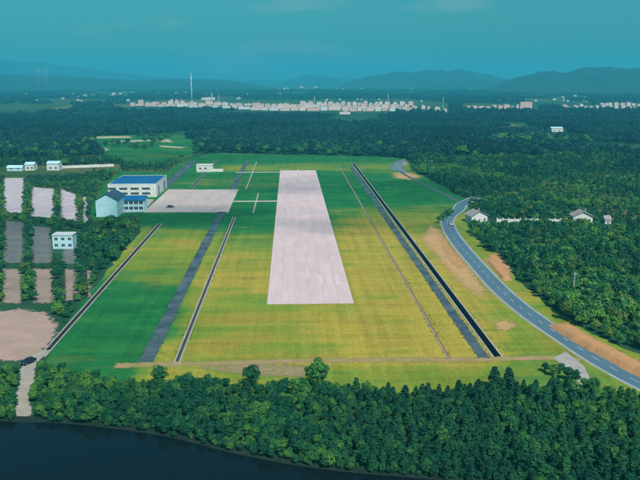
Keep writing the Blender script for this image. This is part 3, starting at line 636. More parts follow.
def town_block(px, py, wpx, hpx, label, group, mi=None, name='town_building'):
    g = G(px, py); sc = H/(py-78.0); w, h = wpx*sc, hpx*sc; d = trng.uniform(10, 16)
    r_ = empty(name, (g.x, g.y, 0), trng.uniform(-.05, .05), label, 'building', group); mm = TM[mi if mi is not None else trng.randrange(len(TM))]
    link('wall', newbox(-w/2, w/2, 0, d, 0, h), mm, r_)
    bm = bmesh.new(); e = .35
    for q in ((-w/2-.2,w/2+.2,-.2,e),(-w/2-.2,w/2+.2,d-e,d+.2)): box(bm, *q, h+.003, h+.9)
    for q in ((-w/2-.2,-w/2+e,e+.003,d-e-.003),(w/2-e,w/2+.2,e+.003,d-e-.003)): box(bm, *q, h+.003, h+.9)
    rf_ = link('roof', bm, M_troof, r_)
    x = trng.uniform(-.3, .1)*w; link('stair_head', newbox(x, x+min(5, w*.2), d*.3, d*.7, h+.004, h+2.0), mm, rf_)
LT = 'pale town block in the long row on the plain,'
def rowt(x0, x1, y0, y1, h0, h1, w0, w1, step, label, group):
    x = x0
    while x < x1:
        w = trng.uniform(w0, w1); f_ = (x-x0)/(x1-x0); py = y0+(y1-y0)*f_+trng.uniform(-.5, .5)
        lab, grp = label, group
        if label == LT:
            z_ = next(t for lim, t in ((165, 'at its left end'), (192, 'just left of the tall chimney'), (222, 'around the short chimney'), (265, 'right of the chimneys'), (305, 'left of the middle mast'), (340, 'right of the middle mast'), (375, 'left of the right-hand mast'), (412, 'around the right-hand mast'), (999, 'past its right end')) if x < lim)
            lab = label+' '+z_; grp = group+' '+z_
        town_block(x+w/2, py, w*.92, trng.uniform(h0, h1), lab, grp); x += w+trng.uniform(0, step)
GT = 'buildings of the town on the plain'
rowt(130, 250, 105.8, 109.2, 1.4, 4.0, 3, 14, .8, LT, GT)
rowt(138, 250, 103.6, 106.0, 1.4, 3.6, 2, 9, 2, LT, GT)
rowt(250, 408, 110.2, 111.2, 1.8, 4.8, 3, 14, .5, LT, GT)
rowt(252, 408, 107.8, 108.4, 2.0, 4.8, 2, 10, .8, LT, GT)
rowt(256, 404, 109.0, 109.6, 2.0, 5.2, 2, 9, 1.5, LT, GT)
rowt(300, 410, 105.2, 105.6, 2.6, 4.0, 3, 6, 3, LT, GT)
rowt(412, 446, 108.0, 113.0, 2, 4, 3, 6, 5, LT, GT)
LT2 = 'pale block in the smaller town group right of centre'
rowt(467, 518, 109.6, 109.6, 3, 5, 4, 7, 1, LT2, 'smaller town group right of centre')
town_block(526, 110.3, 12, 8, 'taller pinkish block at the right end of the smaller town group', None, 3)
LT3 = 'small whitish block in the scattered row at far right'
rowt(562, 640, 108.5, 110, 2.0, 4.2, 3, 6, 3, LT3, 'scattered blocks at far right'); rowt(600, 640, 106, 106, 2, 3.4, 3, 5, 2, LT3, 'scattered blocks at far right')
town_block(627, 118.5, 6, 3, 'low white block nearest the camera at far right', None, 4); town_block(606, 117.5, 5, 2.4, 'small white block left of the low white one at far right', None, 4)
town_block(93, 104, 6, 2.6, 'lone white block on the dark plain left of the town', None, 2)
town_block(345, 114.3, 11, 2, 'low pale shed in front of the long town row', None, 2, 'pale_shed')
rowt(20, 66, 85.0, 85.4, .8, 1.6, 3, 7, 2, 'far pale block on the hazy left slope', 'far blocks on the left')
rowt(95, 118, 87.5, 88.5, 1, 2.4, 2, 5, 2, 'far pale block right of the hazy left slope', 'far blocks on the left')
for k in range(200):
    px = trng.uniform(0, 640); py = trng.uniform(87, 102)
    town_block(px, py, trng.uniform(1.2, 3.2), trng.uniform(.7, 1.7), 'tiny pale building scattered on the hazy plain behind the town', 'scattered far buildings', trng.choice((0, 2, 4)))
# lattice mast / chimneys
def cyl(bm, x, y, z0, z1, r0, r1, n=10):
    a_ = [bm.verts.new((x+r0*math.cos(2*math.pi*i/n), y+r0*math.sin(2*math.pi*i/n), z0)) for i in range(n)]; b_ = [bm.verts.new((x+r1*math.cos(2*math.pi*i/n), y+r1*math.sin(2*math.pi*i/n), z1)) for i in range(n)]
    for i in range(n): bm.faces.new((a_[i], a_[(i+1)%n], b_[(i+1)%n], b_[i])).smooth = True
    bm.faces.new(b_); bm.faces.new(a_[::-1]); return bm
def stack(px, pb0, pt, r, label, bands=True, name='chimney_stack'):
    g = G(px, pb0); h = (pb0-pt)*H/(pb0-78.0); r_ = empty(name, (g.x, g.y, 0), 0, label, 'chimney' if bands else 'mast')
    link('shaft', cyl(bmesh.new(), 0, 0, 0, h, r, r*.55), M_white, r_)
    for k in ((.55, .58), (.75, .78), (.96, 1.0)): link('platform', cyl(bmesh.new(), 0, 0, h*k[0], h*k[1], r*1.25, r*1.25), M_frame, r_)
    link('base_house', newbox(-r*2.5, r*2.5, -r*2.5, r*2.5, 0, h*.1), M_cream, r_)
stack(192, 104.5, 73.5, 1.9, 'tall white chimney rising above the left of the town')
stack(212, 104, 93, 1.8, 'short chimney just right of the tall white chimney')
stack(219, 103, 95, 1.2, 'thin stack right of the short chimney')
stack(314.5, 106, 96, .8, 'thin white mast above the middle of the town', False, 'mast'); stack(388, 107, 94, .8, 'thin white mast above the right of the town', False, 'mast'); stack(443, 107, 97, .7, 'thin mast right of the town', False, 'mast')
# sheds under the tall chimney
town_block(176, 99.5, 16, 1.6, 'long low pale works shed left of the tall chimney', None, 2, 'works_shed'); town_block(208, 99.8, 14, 2.2, 'pale works shed right of the tall chimney', None, 2, 'works_shed')

# ------------------------------------------------------------------ small things
def make_car(name, loc, rz, paint, label, group=None):
    r_ = empty(name, loc, rz, label, 'car', group); L, W = 4.4, 1.8; n = 9
    prof = [(-2.2,.55),(-2.15,.95),(-1.2,1.02),(-.55,1.05),(.9,1.05),(1.75,1.0),(2.15,.85),(2.2,.5),(1.9,.3),(-1.9,.3)]
    def ext(profile, w0, w1, zs):
        bm = bmesh.new(); A = []
        for sgn in (-1, 1):
            A.append([bm.verts.new((x, sgn*(w0+(w1-w0)*max(0, min(1, (z-zs[0])/(zs[1]-zs[0])))), z)) for x, z in profile])
        m_ = len(profile); bm.faces.new(A[0]); bm.faces.new(A[1][::-1])
        for i in range(m_): bm.faces.new((A[0][i], A[1][i], A[1][(i+1)%m_], A[0][(i+1)%m_]))
        bmesh.ops.recalc_face_normals(bm, faces=bm.faces); bmesh.ops.bevel(bm, geom=bm.edges[:], offset=.05, segments=2, affect='EDGES'); return bm
    link('body', ext(prof, .9, .82, (.3, 1.05)), paint, r_)
    cab = link('cabin_glass', ext([(-1.75,1.0),(-1.25,1.42),(.35,1.45),(1.05,1.0)], .8, .66, (1.0, 1.45)), M_glass, r_)
    link('roof_panel', ext([(-1.3,1.43),(-1.2,1.5),(.3,1.52),(.42,1.44)], .66, .62, (1.43, 1.52)), paint, r_)
    for x in (-1.35, 1.35):
        for sy in (-1, 1):
            bm = bmesh.new(); bmesh.ops.create_cone(bm, cap_ends=True, segments=16, radius1=.33, radius2=.33, depth=.22, matrix=Matrix.Translation((x, sy*.82, .33)) @ Matrix.Rotation(R(90), 4, 'X')); wv = link('wheel', bm, M_tyre, r_)
            bm = bmesh.new(); bmesh.ops.create_cone(bm, cap_ends=True, segments=12, radius1=.19, radius2=.19, depth=.03, matrix=Matrix.Translation((x, sy*.945, .33)) @ Matrix.Rotation(R(90), 4, 'X')); link('rim', bm, M_steel, wv)
    for sy in (-1, 1):
        link('headlight', newbox(2.12, 2.21, sy*.62-.16, sy*.62+.16, .66, .82), M_lamp, r_); link('tail_light', newbox(-2.215, -2.12, sy*.65-.14, sy*.65+.14, .72, .9), M_tail, r_)
P_dark = mat('dark_blue_car_paint', (.012, .02, .045), .25, spec=.6); P_white = mat('white_car_paint', (.75, .75, .74), .3, spec=.5); P_grey = mat('dark_grey_paint', (.05, .055, .06), .4)
g = G(28.5, 363.5); make_car('parked_car', (g.x, g.y, .05), R(-118), P_dark, 'dark blue car parked at the head of the pale dirt track')
g = G(453, 224.5); p_, t_ = None, None
i_ = min(range(len(line)), key=lambda i: (line[i]-Vector((g.x, g.y))).length); t_ = (line[min(i_+1, len(line)-1)]-line[i_-1]).normalized()
make_car('moving_car', (line[i_].x-t_.y*1.6, line[i_].y+t_.x*1.6, .07), math.atan2(t_.y, t_.x), P_white, 'small white car driving round the road bend')
g = G(170.5, 207.8); make_car('apron_car', (g.x, g.y, .12), R(4), P_grey, 'dark car standing on the pale apron near the hangar')
g = G(573, 300); up_ = empty('utility_pole', (g.x, g.y, 0), 0, 'tall pale utility pole standing in the wood by the road', 'pole')
link('pole', cyl(bmesh.new(), 0, 0, 0, 10.0, .22, .13, 12), M_concrete, up_); link('crossarm', newbox(-.8, .8, -.06, .06, 9.2, 9.34), M_steel, up_)
for x in (-.7, .7): link('insulator', cyl(bmesh.new(), x, 0, 9.344, 9.62, .07, .05, 8), M_white, up_)

# ------------------------------------------------------------------ trees
def quads_mesh(name, cen, nrm, size, tone, material, aspect=1.5):
    n = len(cen); r = np.random.default_rng(len(name)*13+n)
    nrm = nrm/np.linalg.norm(nrm, axis=1, keepdims=True)
    a = r.normal(size=(n, 3)); t = np.cross(nrm, a); t /= np.linalg.norm(t, axis=1, keepdims=True); b = np.cross(nrm, t)
    s = size[:, None]; u = t*s*.5*aspect; v = b*s*.5
    V = np.stack([cen-u, cen-v*.9+u*.1, cen+u, cen+v*.9+u*.1], 1).reshape(-1, 3)
    me = bpy.data.meshes.new(name); me.vertices.add(4*n); me.vertices.foreach_set('co', V.ravel().astype(np.float32))
    me.loops.add(4*n); me.loops.foreach_set('vertex_index', np.arange(4*n, dtype=np.int32)); me.polygons.add(n)
    me.polygons.foreach_set('loop_start', np.arange(0, 4*n, 4, dtype=np.int32)); me.update(calc_edges=True)
    at = me.attributes.new('tone', 'FLOAT', 'FACE'); at.data.foreach_set('value', tone.astype(np.float32)); me.materials.append(material); me.validate(); return me
def broad_crown(name, seed, h, w, nq, size, mm=None):
    r = np.random.default_rng(seed); nc = 26; C = []; 
    while len(C) < nc:
        p = r.uniform(-1, 1, 3)
        if .25 < np.linalg.norm(p) < 1: C.append(p)
    C = np.array(C); zc = h*.60; C = C*np.array([w*.40, w*.40, h*.32]); C[:, 2] += zc; rad = r.uniform(.16, .30, nc)*w
    k = r.integers(0, nc, nq); d = r.normal(size=(nq, 3)); d /= np.linalg.norm(d, axis=1, keepdims=True); d[:, 2] = np.abs(d[:, 2])*.8+d[:, 2]*.2
    rr = r.uniform(.6, 1.08, nq)[:, None]
    cen = C[k]+d*rad[k][:, None]*rr; nr = d+(cen-np.array([0, 0, zc]))/w*.7+r.normal(size=(nq, 3))*.45
    tone = (r.random(nc)[k]*.7+r.random(nq)*.5)-.2
    return quads_mesh(name, cen, nr, r.uniform(.7, 1.3, nq)*size, tone, mm or M_broad)
def conifer_crown(name, seed, h, w, nq, size):
    r = np.random.default_rng(seed); nl = 11; z = r.random(nq)**.8; lay = np.floor(z*nl)/nl; zz = .12*h+(.88*h)*(lay+r.uniform(0, .5, nq)/nl)
    nb = 7; ph = r.random((nl+1, nb))*6.283; b = r.integers(0, nb, nq); ang = ph[(lay*nl).astype(int), b]+r.normal(size=nq)*.23
    rm = (1-lay)**.62*w*.5*(.55+.45*np.minimum(1, lay*4+.3))*(.75+.5*r.random((nl+1, nb))[(lay*nl).astype(int), b])+.12; rad = rm*np.sqrt(r.random(nq)); zz = zz-rad*.28+.1*h*(1-lay)*.3
    cen = np.stack([np.cos(ang)*rad, np.sin(ang)*rad, np.maximum(zz, .3)], 1); nr = np.stack([np.cos(ang)*.75, np.sin(ang)*.75, np.ones(nq)*.8], 1)+r.normal(size=(nq, 3))*.4
    return quads_mesh(name, cen, nr, r.uniform(.7, 1.3, nq)*size, r.random(nl*nb+99)[(lay*nl).astype(int)*nb+b]*.6+r.random(nq)*.4-.2, M_conifer, 1.8)
def trunk_mesh(name, seed, h, limbs):
    r = random.Random(seed); bm = bmesh.new(); cyl(bm, 0, 0, -.2, h, .035*h**.8+.05, .03, 7)
    for k in range(limbs):
        a_ = r.uniform(0, 6.28); z0 = h*r.uniform(.35, .75); L = h*r.uniform(.22, .36); q = Vector((math.cos(a_), math.sin(a_), r.uniform(.5, 1.0))).normalized()
        b2 = cyl(bmesh.new(), 0, 0, 0, L, .05, .015, 5); me = bpy.data.meshes.new('tmp'); b2.to_mesh(me); b2.free()
        me.transform(Matrix.Translation((0, 0, z0)) @ q.to_track_quat('Z', 'Y').to_matrix().to_4x4()); bm.from_mesh(me); bpy.data.meshes.remove(me)
    me = bpy.data.meshes.new(name); bm.to_mesh(me); bm.free(); me.materials.append(M_bark); return me
# unit trees about 7 m tall: (crown mesh, trunk mesh)
NB, NCF = 5, 4
near_b = [(broad_crown('broad_crown', 100+k, 6.2+.5*k, 5.2+.25*(k % 3), 2000, .46), trunk_mesh('broad_trunk', k, 4.6, 6)) for k in range(NB)]
near_c = [(conifer_crown('conifer_crown', 200+k, 6.8+.5*k, 4.6+.4*(k % 2), 1900, .44), trunk_mesh('conifer_trunk', 50+k, 6.4, 0)) for k in range(NCF)]
mid_b = [broad_crown('broad_crown_mid', 300+k, 6.5, 6.0, 560, .74, M_olive if k == 4 else None) for k in range(5)]
mid_c = [conifer_crown('conifer_crown_mid', 400+k, 8.0, 4.2, 420, .75) for k in range(3)]
far_b = [broad_crown('broad_crown_far', 500+k, 7.0, 8.0, 200, 1.7, M_hazed) for k in range(4)]
far_m = [broad_crown('broad_crown_plantation', 600+k, 6.5, 6.4, 420, .9, M_hazed) for k in range(6)]  # far crowns with haze blue painted into the leaves
# template collections for the uncountable masses (not in the scene, only instanced by the woods)
def template(name, meshes):
    c = bpy.data.collections.new(name)
    for i, ms in enumerate(meshes):
        o = bpy.data.objects.new('%s_%02d' % (name, i), ms); c.objects.link(o)
    return c
def joined(crown, trunk):
    bm = bmesh.new(); bm.from_mesh(crown); n0 = len(bm.faces); bm.from_mesh(trunk); bm.faces.ensure_lookup_table()
    for f in bm.faces[n0:]: f.material_index = 1
    me = bpy.data.meshes.new('tree'); bm.to_mesh(me); bm.free(); me.materials.append(crown.materials[0]); me.materials.append(M_bark); return me
T_near = template('near_tree_kinds', [joined(*t) for t in near_b+near_c]); T_mid = template('mid_tree_kinds', mid_b+mid_c); T_far = template('far_tree_kinds', far_b); T_pl = template('plantation_tree_kinds', far_m+mid_b[:2])  # plantation kinds mix haze-tinted and plain crowns
def wood(name, pts, idx, scl, coll, label):
    n = len(pts); me = bpy.data.meshes.new(name); me.vertices.add(n); me.vertices.foreach_set('co', np.asarray(pts, np.float32).ravel()); me.update()
    for nm, ty, val in (('pick', 'INT', idx.astype(np.int32)), ('size', 'FLOAT', scl.astype(np.float32)), ('turn', 'FLOAT', (rng.random(n)*6.283).astype(np.float32))):
        a_ = me.attributes.new(nm, ty, 'POINT'); a_.data.foreach_set('value', val)
    o = link(name, me); o['kind'] = 'stuff'; o['label'] = label; o['category'] = 'trees'
    ng = bpy.data.node_groups.new(name, 'GeometryNodeTree'); ng.interface.new_socket('Geometry', in_out='INPUT', socket_type='NodeSocketGeometry'); ng.interface.new_socket('Geometry', in_out='OUTPUT', socket_type='NodeSocketGeometry')
    N, L_ = ng.nodes, ng.links; gi, go = N.new('NodeGroupInput'), N.new('NodeGroupOutput'); ip = N.new('GeometryNodeInstanceOnPoints'); ci = N.new('GeometryNodeCollectionInfo')
    ci.inputs[0].default_value = coll; ci.inputs['Separate Children'].default_value = True; ci.inputs['Reset Children'].default_value = True
    def attr(nm, ty): q = N.new('GeometryNodeInputNamedAttribute'); q.data_type = ty; q.inputs[0].default_value = nm; return q.outputs[0]
    cx = N.new('ShaderNodeCombineXYZ'); L_.new(attr('turn', 'FLOAT'), cx.inputs[2])
    mp_ = N.new('GeometryNodeMeshToPoints'); L_.new(gi.outputs[0], mp_.inputs[0])
    L_.new(mp_.outputs[0], ip.inputs['Points']); L_.new(ci.outputs[0], ip.inputs['Instance']); ip.inputs['Pick Instance'].default_value = True
    L_.new(attr('pick', 'INT'), ip.inputs['Instance Index']); L_.new(cx.outputs[0], ip.inputs['Rotation']); L_.new(attr('size', 'FLOAT'), ip.inputs['Scale']); L_.new(ip.outputs[0], go.inputs[0])
    md = o.modifiers.new('trees', 'NODES'); md.node_group = ng; return o
def grid_points(x0, x1, y0, y1, s):
    gx, gy = np.meshgrid(np.arange(x0, x1, s), np.arange(y0, y1, s*.87)); gx = gx+(np.arange(gx.shape[0])[:, None] % 2)*s/2
    p = np.stack([gx.ravel(), gy.ravel(), np.zeros(gx.size)], 1); p[:, :2] += rng.uniform(-.38, .38, (len(p), 2))*s; return p
SOILP = [(-70,308),(0,306),(25,304),(48,308),(62,322),(58,345),(46,368),(-70,372)]
TRACKP = [(20,356),(40,356),(40,372),(36,392),(32,402),(35,432),(15,432),(13,402),(15,388),(17,372)]
HOUSEP = [(468,214),(491,214),(493,230),(464,232)]; WALLP = [(496,221),(502,221),(503,229),(497,229)]; WALLP2 = [(507,221),(524,221),(525,229),(509,229)]; WALLP3 = [(545,221),(563,221),(563,229),(547,229)]; HOUSE2 = [(572,214),(594,214),(594,229),(573,229)]; HOUSE3 = [(602,220),(614,220),(614,232),(603,232)]
FARMP = [(0,167),(120,164),(122,171),(62,178),(0,178)]; FARM_OPEN = CLEAR_FARM; FB = [(547,129),(568,129),(568,137),(547,137)]
REFLECTION_PLOTX = [[(x+(-1 if x == min(q[0] for q in pp) else 1)*0, y+ (5 if y > sum(q[1] for q in pp)/len(pp) else 0)) for x, y in pp] for pp, _ in REFLECTION_PLOTS]
PLOT_HOUSE = [(50,240),(76,240),(76,262),(50,262)]
GABLE = [(92,205),(160,196),(152,214),(120,226),(92,226)]
EXCL = [OPEN, SOILP, TRACKP, HOUSEP, WALLP, WALLP2, WALLP3, HOUSE2, HOUSE3, FARMP, FB, PLOT_HOUSE, GABLE] + REFLECTION_PLOTX
road_np = np.array([[p.x, p.y] for p in line])
def keep(p, extra=[]):
    px, py, _ = P(p); ok = np.ones(len(p), bool)
    for e in EXCL+extra: ok &= ~inside(px, py, e)
    sh = np.interp(px, [q[0] for q in ADDED_SHORE], [q[1] for q in ADDED_SHORE]); ok &= (py < sh-.3)
    d = np.full(len(p), 1e9)
    near = p[:, 1] < 800
    d[near] = np.min(np.hypot(p[near, 0][:, None]-road_np[None, ::2, 0], p[near, 1][:, None]-road_np[None, ::2, 1]), 1); ok &= d > np.where(py < 206, 4.3, 7.2)
    return ok, px, py
# --- near wood along the bottom
p = grid_points(-190, 210, 110, 265, 2.15); ok, px, py = keep(p); ok &= (px > -160) & (px < 800) & (py > 372)
ok &= ~((px > 545) & (px < 600) & (py < 388))
p, px, py = p[ok], px[ok], py[ok]
conif = rng.random(len(p)) < np.clip((px-270)/170, .05, .68)
idx = np.where(conif, NB+rng.integers(0, NCF, len(p)), rng.integers(0, NB, len(p)))
scl = np.where(conif, rng.uniform(.32, .60, len(p))*(.75+.4*vnoise(p[:, 0], p[:, 1], 9, 77)), rng.uniform(.25, .52, len(p))*(.6+.8*vnoise(p[:, 0], p[:, 1], 12, 78)))*np.where(py < 392, .8, 1)
_, _, zz = P(p); h_est = 7*scl*F/zz
vis = (px > -8) & (px < 648) & (py-h_est*.75 < 480); order = np.argsort(np.where(vis, zz, 1e9)); single = order[:286]; rest = np.ones(len(p), bool); rest[single] = False
ZONES = ((70, 'beside the pale dirt track'), (150, 'below the green strip at left'), (215, 'below the left gravel strip'), (290, 'left of the tallest tree'), (370, 'below the runway end'), (440, 'below the right half of the field'), (510, 'below the right drainage channel'), (575, 'left of the road junction'), (9999, 'in the bottom right corner'))
def tree_label(con, x, y):
    where = next(t for lim, t in ZONES if x < lim); sh_ = np.interp(x, [q[0] for q in ADDED_SHORE], [q[1] for q in ADDED_SHORE])
    row = 'at the upper edge of the wood' if y < 404 else ('near the added dark pool' if y > sh_-14 else 'in the middle of the wood')
    return ('dark pointed conifer ' if con else 'leafy broadleaf tree ')+row+' '+where, ('conifers ' if con else 'broadleaf trees ')+row+' '+where
def tree(name, loc, rz, s, crown, trunk, label, group=None):
    r_ = empty(name, loc, rz, label, 'tree', group); r_.scale = (s, s, s); link('trunk', trunk, None, r_); link('crown', crown, None, r_); return r_
for i in single:
    k = int(idx[i]); c, t = (near_b+near_c)[k]; lab = tree_label(conif[i], px[i], py[i])
    tree('conifer_tree' if conif[i] else 'broadleaf_tree', tuple(p[i]), float(rng.random()*6.28), float(scl[i]), c, t, *lab)
wood('near_woodland', p[rest], idx[rest], scl[rest], T_near, 'dense woodland between the airfield and the bottom edge')
ps = []
for q0, q1 in zip(sline, sline[1:]):
    for t in np.arange(0, 1, 1.1/max(1.1, (q1-q0).length)): q = q0.lerp(q1, float(t)); tn = (q1-q0).normalized(); o_ = rng.uniform(-2.6, .2); ps.append((q.x-tn.y*-o_*1.0, q.y+tn.x*-o_, 0))
ps = np.array(ps); qx, qy, _ = P(ps); ps = ps[~inside(qx, qy, TRACKP) & (qx > -100) & (qx < 760)]
wood('added_shore_scrub', ps, rng.integers(0, NB, len(ps)), rng.uniform(.14, .34, len(ps)), T_near, 'low scrub along the edge of the added dark pool')
# single trees with a look of their own
g = G(317, 390); tree('tall_tree', tuple(g), .4, 1.05, near_b[3][0], near_b[3][1], 'tallest dark tree standing out above the wood below the runway')
g = G(252, 386); tree('round_tree', tuple(g), 1.4, .78, near_b[1][0], near_b[1][1], 'round dark bushy tree at the field edge left of the tallest tree')
g = G(160, 385); tree('round_tree', tuple(g), 2.4, .72, near_b[2][0], near_b[2][1], 'round bushy tree at the lower end of the left gravel strip')
g = G(494, 389); tree('conifer_tree', tuple(g), 1, .82, near_c[1][0], near_c[1][1], 'pointed conifer at the field edge, left of a matching pair'); g = G(508, 390); tree('conifer_tree', tuple(g), 2, .78, near_c[2][0], near_c[2][1], 'pointed conifer at the field edge, right of a matching pair')
for k, (x, y) in enumerate(((442,223),(446,220.5),(450,218),(454,216))):
    g = G(x-3, y); tree('roadside_bush', tuple(g), k, .62, near_b[k][0], near_b[k][1], ('first', 'second', 'third', 'farthest')[k]+' dark bush in the short row left of the road bend', 'bushes left of the road bend')
for k, (x, y, s_) in enumerate(((545,372,.4),(553,376,.45),(560,374,.42),(568,380,.5),(575,384,.45),(584,388,.4))):
    g = G(x, y); tree('verge_bush', tuple(g), k*1.3, s_, near_b[k % 5][0], near_b[k % 5][1], ('leftmost', 'second from left', 'third from left', 'fourth from left', 'fifth from left', 'rightmost')[k]+' of six low bushes at the road junction', 'bushes at the road junction')
pw = []
def weeds_along(x, y0, y1, off, per_m):
    n_w = int((y1-y0)*per_m); ys_ = rng.uniform(y0, y1, n_w); ok_ = vnoise(ys_, ys_*0+x, 9, 61) > .42
    for yy in ys_[ok_]: pw.append((x+rng.choice((-1, 1))*(off+abs(rng.normal())*.5), yy, 0))
for q in SLOTS: weeds_along((q[0]+q[1])/2, q[2], q[3], (q[1]-q[0])/2+.55, 1.1)
for pA, pB, w_ in (((222,212),(145,362),3.9), ((350,166),(485,358),3.1), ((339,165),(450,359),.9)): a_, b_ = G(*pA), G(*pB); weeds_along((a_.x+b_.x)/2, b_.y, a_.y, w_/2, 1.2)
pw = np.array([q for q in pw if not (rx0+.1 < q[0] < rx1-.1 and ry0 < q[1] < ry1)])
pw[:, 2] = -.08
wood('weeds', pw, np.where(rng.random(len(pw)) < .7, 4, 1), rng.uniform(.022, .06, len(pw)), T_near, 'rough weeds along the drains and gravel strips')
# --- right-hand wood and left-hand trees (middle distance)
p = grid_points(-420, 620, 200, 720, 3.9); ok, px, py = keep(p, [CLEAR_FARM]); ok &= (px > -140) & (px < 780) & (py < 398) & ~((px > 25) & (px < 640) & (py > 366)); p, px, py = p[ok], px[ok], py[ok]
# hedges between the added plots stay low, open lanes show in the wood
nzv = vnoise(p[:, 0], p[:, 1], 26, 3)*.6+vnoise(p[:, 0], p[:, 1], 11, 4)*.4
ok = (rng.random(len(p)) < .93); 
left = (px < 100) & (py > 175)
scl = np.where(left, rng.uniform(.22, .62, len(p)), rng.uniform(.42, .88, len(p))*(.36+1.25*nzv**1.3))
con = rng.random(len(p)) < np.clip((vnoise(p[:, 0], p[:, 1], 60, 9)-.4)*2.4, .08, .7)
con &= ~left
idx = np.where(con, 5+rng.integers(0, 3, len(p)), rng.integers(0, 5, len(p)))
for nm, sel, lab in (('right_woodland', ok & (px > 330), 'mixed woodland covering the ground right of the road'), ('left_woodland', ok & (px <= 330), 'dark trees and hedges left of the airfield')):
    wood(nm, p[sel], idx[sel], scl[sel], T_mid, lab)
# --- forest behind the field
p = grid_points(-900, 1000, 640, 1500, 7.6); ok, px, py = keep(p, [CLEAR_FARM]); ok &= (px > -120) & (px < 760) & (p[:, 1] > 720-0*px) | ((px > -120) & (px < 760) & (p[:, 1] > 640) & ok & (p[:, 1] <= 720) & False)
dens = vnoise(p[:, 0], p[:, 1]*.45, 120, 6)*.65+vnoise(p[:, 0], p[:, 1], 45, 8)*.35; ok &= (dens > .34)
p, px, py, dens = p[ok], px[ok], py[ok], dens[ok]
idx = np.where(rng.random(len(p)) < np.clip((vnoise(p[:, 0], p[:, 1], 150, 44)-.5)*2, 0, .8)*(p[:, 1] < 1000), 6+rng.integers(0, 2, len(p)), rng.integers(0, 6, len(p)))
pf = grid_points(-420, -150, 650, 1300, 9); fx, fy, _ = P(pf); okf = inside(fx, fy, CLEAR_FARM) & (vnoise(pf[:, 0], pf[:, 1], 40, 31) > .62); pf = pf[okf]
wood('clearing_trees', pf, rng.integers(0, 5, len(pf)), rng.uniform(.5, 1.0, len(pf)), T_mid, 'scattered trees in the green farm clearing at upper left')
wood('far_forest', p, idx, rng.uniform(.8, 1.6, len(p))*(.6+.8*dens), T_pl, 'broad dark forest behind the airfield up to the town')
TOWNP = [(125,101),(250,100),(412,100),(450,104),(450,115),(412,114),(250,113),(125,109)]
p = grid_points(-2600, 2900, 1500, 4600, 19); px, py, _ = P(p); dens = vnoise(p[:, 0], p[:, 1]*.35, 260, 16)*.6+vnoise(p[:, 0], p[:, 1]*.6, 80, 18)*.4
ok = (px > -80) & (px < 720) & (dens > .46) & ~inside(px, py, TOWNP) & ~inside(px, py, [(462,104),(540,104),(540,112),(462,112)]) & ~inside(px, py, [(558,106),(650,104),(650,112),(558,112)])
p, dens = p[ok], dens[ok]
wood('plain_forest', p, rng.integers(0, 4, len(p)), rng.uniform(1.0, 1.8, len(p)), T_far, 'distant tree belts on the hazy plain around the town')
print('trees', len(p))

# ------------------------------------------------------------------ smoke plumes far left
M_smoke = bpy.data.materials.new('smoke'); M_smoke.use_nodes = True; n_ = M_smoke.node_tree.nodes; n_.remove(n_['Principled BSDF']); pv = n_.new('ShaderNodeVolumePrincipled'); pv.inputs['Density'].default_value = .005; pv.inputs['Color'].default_value = (.95, .95, .95, 1)
M_smoke.node_tree.links.new(pv.outputs[0], n_['Material Output'].inputs['Volume'])
for px0 in (38, 46):
    g = G(px0, 92); bm = bmesh.new(); prev = None
    for k in range(9):
        z = 5+k*16; r_ = 5+k*1.6; x = 1.2*k+3*math.sin(k*1.3+px0); ring = [bm.verts.new((g.x+x+r_*math.cos(a)*(1+.2*math.sin(3*a+k)), g.y+r_*math.sin(a), z)) for a in np.linspace(0, 6.283, 10, endpoint=False)]
        if prev:
            for i in range(10): bm.faces.new((prev[i], prev[(i+1)%10], ring[(i+1)%10], ring[i]))
        else: bm.faces.new(ring[::-1])
        prev = ring
    bm.faces.new(prev); o = link('smoke', bm, M_smoke); o['kind'] = 'stuff'; o['label'] = 'thin white smoke plume rising at the far left horizon'; o['category'] = 'smoke'

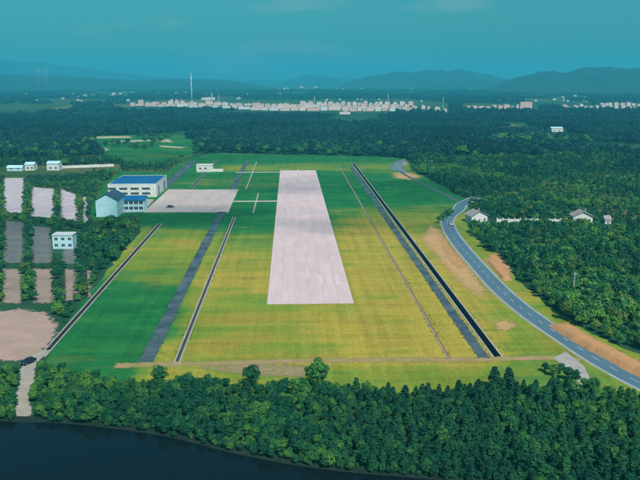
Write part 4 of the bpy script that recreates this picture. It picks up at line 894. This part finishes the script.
# ------------------------------------------------------------------ thin fair-weather clouds above the field (their shade lies on the grass)
M_cloud = bpy.data.materials.new('thin_cloud'); M_cloud.use_nodes = True; n_, l_ = M_cloud.node_tree.nodes, M_cloud.node_tree.links; n_.remove(n_['Principled BSDF'])
d_ = n_.new('ShaderNodeBsdfTranslucent'); d_.inputs[0].default_value = (.9, .9, .9, 1); t_ = n_.new('ShaderNodeBsdfTransparent'); m_ = n_.new('ShaderNodeMixShader'); m_.inputs[0].default_value = .055
l_.new(t_.outputs[0], m_.inputs[1]); l_.new(d_.outputs[0], m_.inputs[2]); l_.new(m_.outputs[0], n_['Material Output'].inputs[0])
def cloud(ctr, rx_, ry_, n, seed, z=620):
    r_ = random.Random(seed); bm = bmesh.new(); off = SUNV*(z/SUNV.z)
    for k in range(n):
        a = r_.uniform(0, 6.283); q = math.sqrt(r_.random()); s_ = r_.uniform(.3, .6)
        mt = Matrix.Translation((ctr.x+off.x+math.cos(a)*q*rx_, ctr.y+off.y+math.sin(a)*q*ry_, z+r_.uniform(-10, 10))) @ Matrix.Diagonal((rx_*s_*.55, ry_*s_*.8, 16*s_+6, 1))
        bmesh.ops.create_icosphere(bm, subdivisions=2, radius=1, matrix=mt)
    for v in bm.verts: v.co += Vector((r_.uniform(-3, 3), r_.uniform(-3, 3), r_.uniform(-1, 1)))
    o = link('cloud', bm, M_cloud); o['kind'] = 'stuff'; o['label'] = 'thin white cloud drifting high above the airfield'; o['category'] = 'cloud'
cloud(G(200, 218), 150, 40, 26, 3); cloud(G(380, 188), 120, 55, 22, 4); cloud(G(560, 165), 170, 80, 22, 6); cloud(G(120, 158), 170, 60, 22, 7)
# ------------------------------------------------------------------ haze
hz = bpy.data.materials.new('haze_air'); hz.use_nodes = True; n_ = hz.node_tree.nodes; n_.remove(n_['Principled BSDF']); pv = n_.new('ShaderNodeVolumePrincipled')
pv.inputs['Density'].default_value = 2.0e-4; pv.inputs['Color'].default_value = (.085, .68, .92, 1); pv.inputs['Anisotropy'].default_value = 0.0
hz.node_tree.links.new(pv.outputs[0], n_['Material Output'].inputs['Volume'])
hzo = link('haze', newbox(-13900, 13900, -2400, 13500, -3, 330), hz); hzo['kind'] = 'stuff'; hzo['label'] = 'pale blue haze lying over the whole plain'; hzo['category'] = 'haze'
